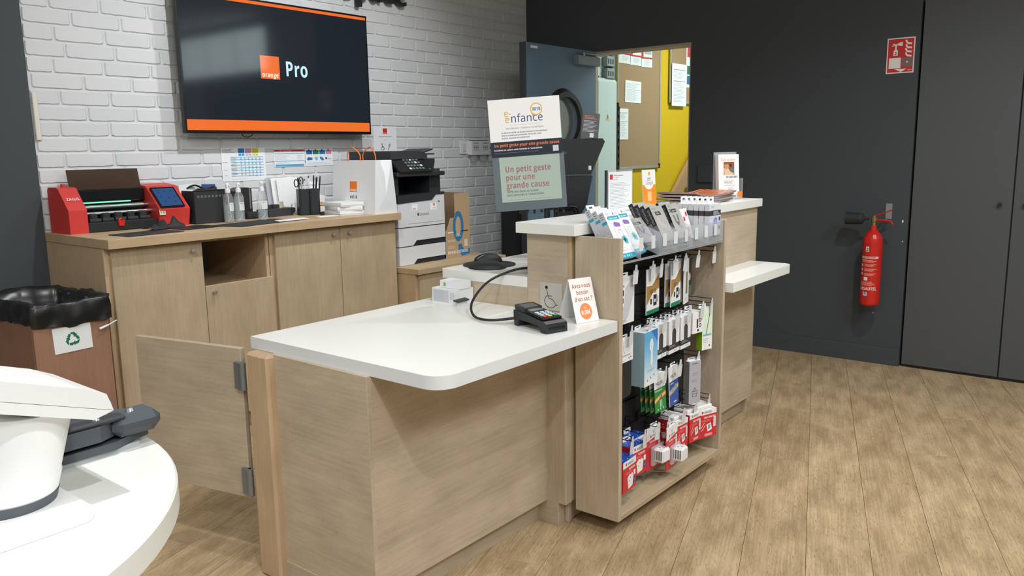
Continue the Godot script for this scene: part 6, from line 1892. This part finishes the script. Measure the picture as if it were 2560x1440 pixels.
	var back2 := Vector3(0, 0.004, -0.0265)
	var ord := ["front", "second", "rearmost"]
	for k in 3: product("cable_box", "%s of three white cable boxes at the tray's left end" % ord[k], "product box", 0.09, 0.172, 0.021, white_f, white_s, Vector3(2.352, 0.978, -1.386) + back2 * k, 0, 0.022, null, lean, "white cable boxes in the clear tray")
	product("cable_box", "white cable box in the tray's second compartment, fourth from left", "product box", 0.09, 0.172, 0.024, white_f, white_s, Vector3(2.448, 0.98, -1.39) + back * 0.4, 0, 0.0, null, lean + 3, "white cable boxes in the clear tray")
	product("grey_cable_box", "lone low grey cable box beside the white boxes", "product box", 0.09, 0.125, 0.024, grey_f, grey_s, Vector3(2.575, 0.99, -1.40) + back * 0.6, 0, 0.0, null, lean + 12, "grey cable boxes in the clear tray")
	for k in 4: product("grey_cable_box", ["front grey box with pink cable in the tray's middle", "second grey cable box behind the pink cable box", "third grey cable box behind the pink cable box", "rearmost grey cable box behind the pink cable box"][k], "product box", 0.09, 0.165, 0.019, pink_f if k == 0 else grey_f, grey_s, Vector3(2.668, 0.982, -1.390) + back2 * k * 0.9, 0, 0.0, null, lean, "grey cable boxes in the clear tray")
	for k in 2: product("grey_cable_box", ["grey box with dark cable left of the phone cases", "grey box behind the dark cable box left of the phone cases"][k], "product box", 0.09, 0.165, 0.024, grey_f, grey_s, Vector3(2.785, 0.982, -1.392) + back * k, 0, 0.0, null, lean - 2, "grey cable boxes in the clear tray")
	s = sheet(90, 100, Color(0.94, 0.92, 0.92), 1.6)
	for q in [[20, 20], [50, 34], [76, 18], [28, 60], [62, 70]]: s.disc(rgb(204, 50, 56), q[0], q[1], 8)
	product("heart_case_box", "white box with red heart print between cables and phone cases", "product box", 0.08, 0.12, 0.018, printed("heart_print", s, 0.4), M.white_paper, Vector3(2.875, 0.99, -1.43), 0, 0.0, null, 18)
	for k in 6: product("phone_case_box", "phone case box, %s in the upright row at the tray's right end" % ["frontmost", "second", "third", "fourth", "fifth", "rearmost"][k], "product box", 0.105, 0.135, 0.02, case_f, case_s, Vector3(2.99, 0.985, -1.378 - k * 0.0235), 0, 0.026, null, 0, "phone case boxes in the clear tray")
	for k in 8:
		st = mb()
		prism(st, rrect(0.026, 0.045, 0.003, 2), 0.0, 0.001)
		tag(obj("tray_price_tag", st, M.tag_white, self, T(Vector3(2.40 + k * 0.083, 1.018, -1.3705), 0, rng.randf_range(-4, 4), 0)), "clear-white price tag on the tray front, %s from left" % ["first", "second", "third", "fourth", "fifth", "sixth", "seventh", "eighth"][k], "price tag", "price tags on the clear tray")
	# ---- hooks
	var nth := ["first", "second", "third", "fourth", "fifth", "sixth", "seventh"]
	var rows := [["top", 0.925, [2.413, 2.532, 2.598, 2.701, 2.784, 2.894, 3.037]], ["second", 0.715, [2.388, 2.516, 2.63, 2.73, 2.827, 2.943, 3.025]], ["third", 0.515, [2.642, 2.758, 2.915]], ["bottom", 0.31, [2.4, 2.49, 2.587, 2.673, 2.797, 2.902, 3.024]]]
	for r in rows:
		for k in r[2].size():
			hook(r[2][k], r[1], -1.402, "wire hook with price tag, %s from left in the %s row" % [nth[k], r[0]])
	hanging()
func hanging() -> void:
	var Wp := Color(0.93, 0.93, 0.935)
	# top row
	var s := sheet(130, 175, Wp, 2.2)
	s.shape(rgb(205, 204, 208), [20, 175, 60, 120, 70, 40, 130, 0, 130, 60, 90, 150, 60, 175])
	s.text(rgb(60, 60, 64), "XTORM", 26, 38, 11, true)
	for k in 3: s.px(rgb(34, 34, 38), 30 + k * 3, 48 + k * 30, 30 - k * 5, 21 - k * 3); s.px(rgb(225, 225, 228), 35 + k * 3, 52 + k * 30, 18 - k * 5, 13 - k * 3)
	s.stroke(rgb(190, 190, 196), [30, 138, 64, 138, 64, 148, 30, 148, 30, 138], 1)
	s.lines(rgb(120, 120, 126), 16, 160, 80, 2, 6, 1.4)
	var f := printed("reader_print", s, 0.35)
	product("card_reader_pack", "white card reader pack with three icons, leftmost in top row", "hanging pack", 0.13, 0.165, 0.004, f, M.white_paper, Vector3(2.365, 0.742, -1.413), 0, 0.014)
	s = sheet(105, 165, Wp, 2.2)
	s.shape(rgb(168, 130, 74), [0, 60, 45, 62, 105, 22, 105, 78, 50, 90, 0, 130])
	s.text(rgb(96, 74, 44), "300 Go", 24, 92, 22, true, false, 0.8)
	s.shape(Wp, [0, 134, 46, 96, 105, 92, 105, 165, 0, 165])
	s.px(rgb(44, 44, 48), 30, 110, 14, 20); s.px(rgb(44, 44, 48), 56, 98, 28, 40); s.px(rgb(225, 225, 228), 62, 114, 14, 12); s.px(rgb(44, 44, 48), 90, 104, 5, 24)
	s.px(rgb(28, 130, 92), 0, 150, 105, 15)
	var mem := printed("memory_print", s, 0.35)
	product("memory_card_pack", "gold and green memory card pack, left of the two in front", "hanging pack", 0.105, 0.165, 0.004, mem, M.white_paper, Vector3(2.562, 0.748, -1.412), 4, 0.012)
	product("memory_card_pack", "gold and green memory card pack, right of the two in front", "hanging pack", 0.095, 0.165, 0.004, mem, M.white_paper, Vector3(2.742, 0.748, -1.414), 6, 0.012)
	product("memory_card_pack", "memory card pack hidden behind the right one", "hanging pack", 0.095, 0.165, 0.004, mem, M.white_paper, Vector3(2.735, 0.747, -1.432), 3, 0.012)
	s = sheet(75, 165, Wp, 2.2)
	s.px(rgb(120, 112, 96), 22, 46, 32, 84); s.stroke(rgb(190, 190, 190), [22, 46, 54, 46, 54, 130, 22, 130, 22, 46], 1.5); s.lines(rgb(150, 150, 156), 16, 144, 44, 2, 6, 1.4)
	f = printed("film_print", s, 0.35)
	for k in 2: product("screen_film_pack", ["front white screen film pack with brown window, top row", "rear white screen film pack with brown window, top row"][k], "hanging pack", 0.072, 0.172, 0.005, f, M.white_paper, Vector3(2.838 - k * 0.016, 0.742, -1.418 - k * 0.02), 14, 0.014)
	s = sheet(60, 140, rgb(34, 36, 34), 2.0)
	s.disc(rgb(200, 202, 200), 30, 80, 16); s.px(rgb(40, 110, 80), 0, 118, 60, 22)
	product("black_blister_pack", "black and green pack at the right of the top row", "hanging pack", 0.06, 0.13, 0.006, printed("blister_print", s, 0.35), M.black, Vector3(2.905, 0.78, -1.44), 10, 0.014, M.black)
	# second row
	s = sheet(110, 90, Wp, 2.2)
	s.stroke(rgb(60, 60, 64), [34, 10, 36, 40, 30, 56], 2); s.stroke(rgb(60, 60, 64), [52, 10, 50, 40, 56, 56], 2); s.text(rgb(90, 90, 96), "KIT DE VOYAGE UNIVERSELLE", 4, 68, 8, true, false, 0.8); s.disc(rgb(60, 60, 64), 84, 78, 3); s.disc(rgb(60, 60, 64), 96, 76, 3); s.lines(rgb(160, 160, 166), 6, 78, 50, 2, 5, 1.4)
	var t := product("pouch_pack", "white header card over a black pouch, second row left", "hanging pack", 0.125, 0.085, 0.004, printed("pouch_print", s, 0.4), M.white_paper, Vector3(2.365, 0.605, -1.412), 2, 0.014)
	var st := mb()
	prism(st, rrect(0.118, 0.15, 0.018, 5, 0, -0.055), -0.03, -0.004, Transform3D(), true)
	obj("black_pouch", st, M.black, t)
	s = sheet(105, 205, rgb(150, 205, 232), 2.0)
	for k in 60: s.px(rgb(96, 176, 224).lerp(rgb(236, 240, 242), clampf((k - 10) / 45.0, 0, 1)), 0, k * 3.5, 105, 4)
	s.shape(rgb(60, 120, 196), [50, 0, 105, 0, 105, 50])
	s.shape(rgb(240, 240, 240), [42, 46, 52, 30, 64, 32, 72, 52, 66, 74, 68, 120, 60, 134, 50, 126, 52, 78, 42, 66]); s.stroke(rgb(196, 196, 200), [57, 42, 63, 54, 57, 66, 51, 54, 57, 42], 1.6)
	s.lines(rgb(110, 120, 130), 24, 146, 60, 2, 5, 1.4); s.disc(rgb(110, 120, 130), 26, 184, 4); s.disc(rgb(110, 120, 130), 52, 178, 4); s.disc(rgb(110, 120, 130), 78, 172, 4)
	product("handheld_fan_box", "blue and white box picturing a white handheld fan", "product box", 0.105, 0.2, 0.055, printed("fan_print", s, 0.35), mat("fan_side", rgb(150, 176, 186), 0.4), Vector3(2.523, 0.492, -1.395), 3, 0.012)
	s = sheet(110, 150, Wp, 2.2)
	s.px(rgb(66, 66, 70), 34, 54, 42, 70); s.disc(rgb(66, 66, 70), 55, 60, 21); s.disc(rgb(96, 96, 100), 46, 64, 4)
	s.text(rgb(190, 160, 120), "force", 34, 34, 12, false); s.px(rgb(56, 56, 60), 0, 108, 110, 24); s.lines(rgb(200, 200, 204), 6, 114, 70, 2, 6, 2); s.px(rgb(70, 70, 74), 62, 138, 5, 7); s.lines(rgb(160, 160, 164), 70, 140, 34, 1, 5, 2)
	var cover := printed("cover_print", s, 0.35)
	s = sheet(18, 150, rgb(214, 215, 218), 2.0)
	s.px(rgb(60, 60, 64), 0, 108, 18, 24)
	var cover_s := printed("cover_side", s, 0.4)
	for e in [[2.632, 3, "left"], [2.735, 3, "middle"], [2.832, 3, "right"]]:
		for k in e[1]: product("phone_cover_box", "white phone cover box, %s in the %s column of the second row" % [["front", "second", "third"][k], e[2]], "product box", 0.092, 0.128, 0.014, cover, cover_s, Vector3(e[0] - 0.002 * k, 0.565, -1.414 - k * 0.0165), 3, 0.022, null, 0, "white phone cover boxes on the hooks")
	s = sheet(70, 80, Wp, 2.2)
	s.px(rgb(60, 60, 64), 26, 26, 10, 34); s.disc(rgb(80, 80, 84), 48, 32, 8, 4); s.disc(rgb(80, 80, 84), 48, 52, 8, 4); s.px(rgb(60, 60, 64), 30, 66, 12, 8)
	product("plug_box", "small white box with dark plug pictures, second row", "product box", 0.075, 0.085, 0.05, printed("plug_print", s, 0.4), mat("plug_side", rgb(226, 226, 228), 0.5), Vector3(2.925, 0.607, -1.408), -8, 0.02)
	s = sheet(60, 170, rgb(220, 236, 214), 2.2)
	s.stroke(rgb(90, 96, 104), [44, 18, 24, 104], 4); s.px(rgb(120, 170, 210), 6, 106, 48, 7); s.px(Wp, 0, 116, 60, 54); s.lines(rgb(120, 160, 110), 8, 124, 36, 3, 7, 2); s.disc(rgb(60, 70, 80), 44, 154, 4)
	product("stylus_box", "tall white and bright green stylus box, second row right", "product box", 0.062, 0.172, 0.03, printed("stylus_print", s, 0.35), mat("lime", rgb(140, 186, 36), 0.4), Vector3(3.005, 0.523, -1.405), -14, 0.014)
	# third row
	s = sheet(95, 160, Wp, 2.4)
	s.text(rgb(50, 60, 90), "PHILIPS", 12, 50, 19, true, false, 0.85); s.px(rgb(36, 136, 66), 0, 62, 95, 98); s.text(Color.WHITE, "Rechargeable", 6, 74, 9, true)
	for k in 14: s.stroke(rgb(238, 214, 140).lerp(rgb(230, 120, 60), absf(k - 7) / 7.0), [0, 104 + k * 1.2, 40, 92 + k * 1.2, 95, 84 + k * 1.2], 1.6)
	for k in 2: s.px(rgb(50, 46, 44), 42 + k * 12, 92, 6, 20); s.px(rgb(190, 220, 190), 42 + k * 12, 112, 7, 30)
	for k in 3: s.disc(Color(0.9, 0.95, 0.9), 24 + k * 22, 148, 4)
	var bat := printed("battery_print", s, 0.3)
	for k in 4: product("battery_pack", "green and white battery pack, %s of four on its hook" % ["front", "second", "third", "rear"][k], "hanging pack", 0.092, 0.15, 0.004, bat, mat("leaf_dark", rgb(40, 62, 44), 0.4), Vector3(2.642 - k * 0.004, 0.355, -1.415 - k * 0.018), 2, 0.012, null, 4, "green battery packs")
	s = sheet(95, 160, rgb(34, 86, 168), 2.4)
	s.px(Wp, 0, 0, 95, 60); s.text(rgb(50, 60, 90), "PHILIPS", 14, 46, 18, true, false, 0.85); s.text(Color.WHITE, "Lithium", 10, 72, 9, true)
	for k in 12: s.stroke(rgb(236, 206, 140).lerp(rgb(120, 160, 200), absf(k - 6) / 6.0), [0, 96 + k * 1.6, 95, 78 + k * 1.6], 2)
	s.disc(rgb(170, 160, 130), 34, 98, 13); s.disc(rgb(170, 160, 130), 66, 90, 13); s.px(Color.WHITE, 40, 146, 30, 4)
	product("button_cell_pack", "blue and white button cell pack beside the green batteries", "hanging pack", 0.09, 0.155, 0.004, printed("cell_print", s, 0.3), M.white_paper, Vector3(2.755, 0.352, -1.417), 6, 0.012, null, 3)
	s = sheet(66, 190, rgb(176, 176, 182), 2.2)
	s.px(rgb(120, 120, 126), 16, 10, 34, 5); s.lines(rgb(100, 100, 108), 18, 54, 36, 2, 8, 2); s.lines(rgb(110, 110, 118), 14, 84, 42, 2, 8, 1.6)
	s.stroke(rgb(50, 50, 56), [18, 136, 22, 160, 44, 160, 48, 136, 18, 136], 2.2); s.stroke(rgb(50, 50, 56), [24, 136, 33, 120, 42, 136], 2.2); s.stroke(rgb(50, 50, 56), [22, 148, 46, 146], 2)
	product("silver_box", "tall silver box with basket symbol, right of the battery packs", "product box", 0.064, 0.175, 0.022, printed("silver_print", s, 0.28), mat("silver_side", rgb(150, 150, 156), 0.3, 0.3), Vector3(2.888, 0.326, -1.398), -18, 0.01, mat("silver_tab", rgb(200, 200, 204), 0.4))
	# bottom row: red adapter packs
	var R := rgb(206, 44, 52)
	var red := mat("pack_red", R, 0.4)
	s = sheet(110, 130, R, 2.4)
	s.px(Wp, 0, 0, 110, 22); s.px(R, 20, 5, 9, 11); s.text(rgb(70, 70, 74), "SKROSS", 34, 16, 13, true)
	s.text(Color.WHITE, "MUV MICRO", 34, 40, 12, true); s.lines(rgb(240, 190, 190), 20, 48, 76, 2, 5, 1.4)
	s.shape(Color.WHITE, [50, 70, 76, 64, 84, 96, 58, 104]); s.px(rgb(90, 90, 96), 60, 72, 5, 22); s.px(rgb(90, 90, 96), 68, 70, 5, 22)
	s.stroke(Color.WHITE, [14, 84, 36, 60], 2); s.stroke(Color.WHITE, [20, 96, 42, 72], 2)
	s.px(Wp, 92, 40, 14, 46); s.lines(rgb(120, 120, 126), 94, 46, 10, 6, 6, 2); s.px(rgb(230, 160, 160), 40, 112, 46, 12)
	var redf := printed("adapter_print", s, 0.35)
	s = sheet(110, 130, R, 2.2)
	s.disc(rgb(236, 190, 190), 30, 24, 3); s.disc(rgb(236, 190, 190), 76, 24, 3); s.lines(rgb(236, 190, 190), 14, 34, 34, 2, 5, 1.4); s.lines(rgb(236, 190, 190), 60, 34, 34, 2, 5, 1.4)
	s.shape(Color(0.93, 0.92, 0.92), [20, 60, 50, 56, 60, 66, 56, 84, 30, 86]); s.stroke(Color.WHITE, [72, 86, 92, 62], 2)
	for k in 6: s.disc(rgb(236, 200, 200), 16 + k * 16, 104, 6)
	var reds := printed("adapter_side", s, 0.35)
	var lid := mat("lid_white", rgb(236, 234, 230), 0.4)
	for e in [[2.986, 0.157, -1.385, -18.0, "big red adapter box with white lid, rightmost in bottom row", 0.105, 0.09], [2.895, 0.165, -1.395, -6.0, "red adapter box with white lid, second from right in bottom row", 0.085, 0.085], [2.79, 0.165, -1.4, -4.0, "red adapter box with white lid, third from right in bottom row", 0.085, 0.085]]:
		var b := product("adapter_box", e[4], "product box", e[5], 0.118, e[6], redf, reds, Vector3(e[0], e[1], e[2]), e[3], 0.022, null, 0, "red adapter boxes", lid)
		box_part("white_adapter", Vector3(-e[5] / 2 + 0.004, 0.118, -e[6] + 0.004), Vector3(e[5] / 2 - 0.012, 0.134, -0.012), lid, b, 0.004)
	s = sheet(100, 180, R, 2.4)
	s.shape(Wp, [0, 0, 100, 0, 100, 40, 0, 56]); s.px(R, 26, 34, 8, 10); s.text(rgb(70, 70, 74), "SKROSS", 38, 42, 11, true); s.stroke(rgb(60, 60, 66), [42, 14, 50, 28, 60, 12], 2)
	s.text(Color.WHITE, "WORLD MUV", 22, 66, 12, true); s.lines(rgb(240, 190, 190), 14, 74, 70, 2, 5, 1.4); s.px(Wp, 84, 50, 13, 60); s.lines(rgb(120, 120, 126), 86, 56, 9, 8, 6, 2)
	var wc := printed("world_print", s, 0.35)
	for k in 2:
		var p := product("travel_adapter_pack", ["red card with a white travel adapter in clear blister, in front", "second red travel adapter pack, behind the front one"][k], "hanging pack", 0.098, 0.168, 0.003, wc, red, Vector3([2.69, 2.615][k], [0.122, 0.132][k], [-1.392, -1.43][k]), [3.0, -2.0][k], 0.014, null, 0, "travel adapter packs")
		var ad := mb()
		bb(ad, Vector3(-0.012, 0.03, 0.003), Vector3(0.044, 0.085, 0.05), 0.007)
		var body := obj("travel_adapter", ad, M.white_plastic, p)
		for q in 4: box_part("side_slot", Vector3(-0.0125, 0.042, 0.012 + q * 0.009), Vector3(-0.0118, 0.078, 0.0155 + q * 0.009), M.charcoal, body, 0.0)
		for q in 3: box_part("socket_hole", Vector3(0.006 + q * 0.01, 0.0848, 0.02 + (q % 2) * 0.012), Vector3(0.01 + q * 0.01, 0.0856, 0.026 + (q % 2) * 0.012), M.charcoal, body, 0.0)
		ad = mb()
		bb(ad, Vector3(-0.03, 0.018, 0.003), Vector3(0.048, 0.095, 0.018), 0.005)
		obj("clear_blister", ad, M.blister, p)
	s = sheet(100, 120, R, 2.4)
	s.px(Wp, 0, 0, 100, 26); s.px(R, 20, 8, 9, 11); s.text(rgb(70, 70, 74), "SKROSS", 34, 20, 13, true)
	s.text(Color.WHITE, "EUROPE", 46, 42, 12, true); s.lines(rgb(240, 190, 190), 26, 48, 60, 2, 5, 1.4)
	s.shape(Color(0.94, 0.94, 0.94), [34, 70, 50, 58, 60, 62, 72, 58, 80, 72, 74, 108, 42, 114]); s.disc(rgb(80, 80, 86), 48, 84, 2.5); s.disc(rgb(80, 80, 86), 58, 74, 2.5)
	s.px(Wp, 82, 52, 14, 20); s.px(rgb(40, 70, 150), 82, 78, 14, 26); s.disc(rgb(220, 200, 80), 89, 91, 4, 3)
	var eu := printed("europe_print", s, 0.35)
	s = sheet(100, 50, rgb(36, 80, 172), 1.6)
	for k in 8: s.disc(Color.WHITE, 50 + 34 * cos(k * 0.785), 25 + 16 * sin(k * 0.785), 2)
	var eut := printed("europe_top", s, 0.35)
	for e in [[2.362, 0.145, -1.385, 4.0, "red box with blue top, leftmost in bottom row"], [2.47, 0.16, -1.41, -3.0, "red box with blue top, second from left in bottom row"], [2.535, 0.165, -1.445, 0.0, "red box with blue top, behind the second one"]]:
		product("europe_adapter_box", e[4], "product box", 0.1, 0.115, 0.055, eu, red, Vector3(e[0], e[1], e[2]), e[3], 0.02, null, 0, "red and blue adapter boxes", eut)
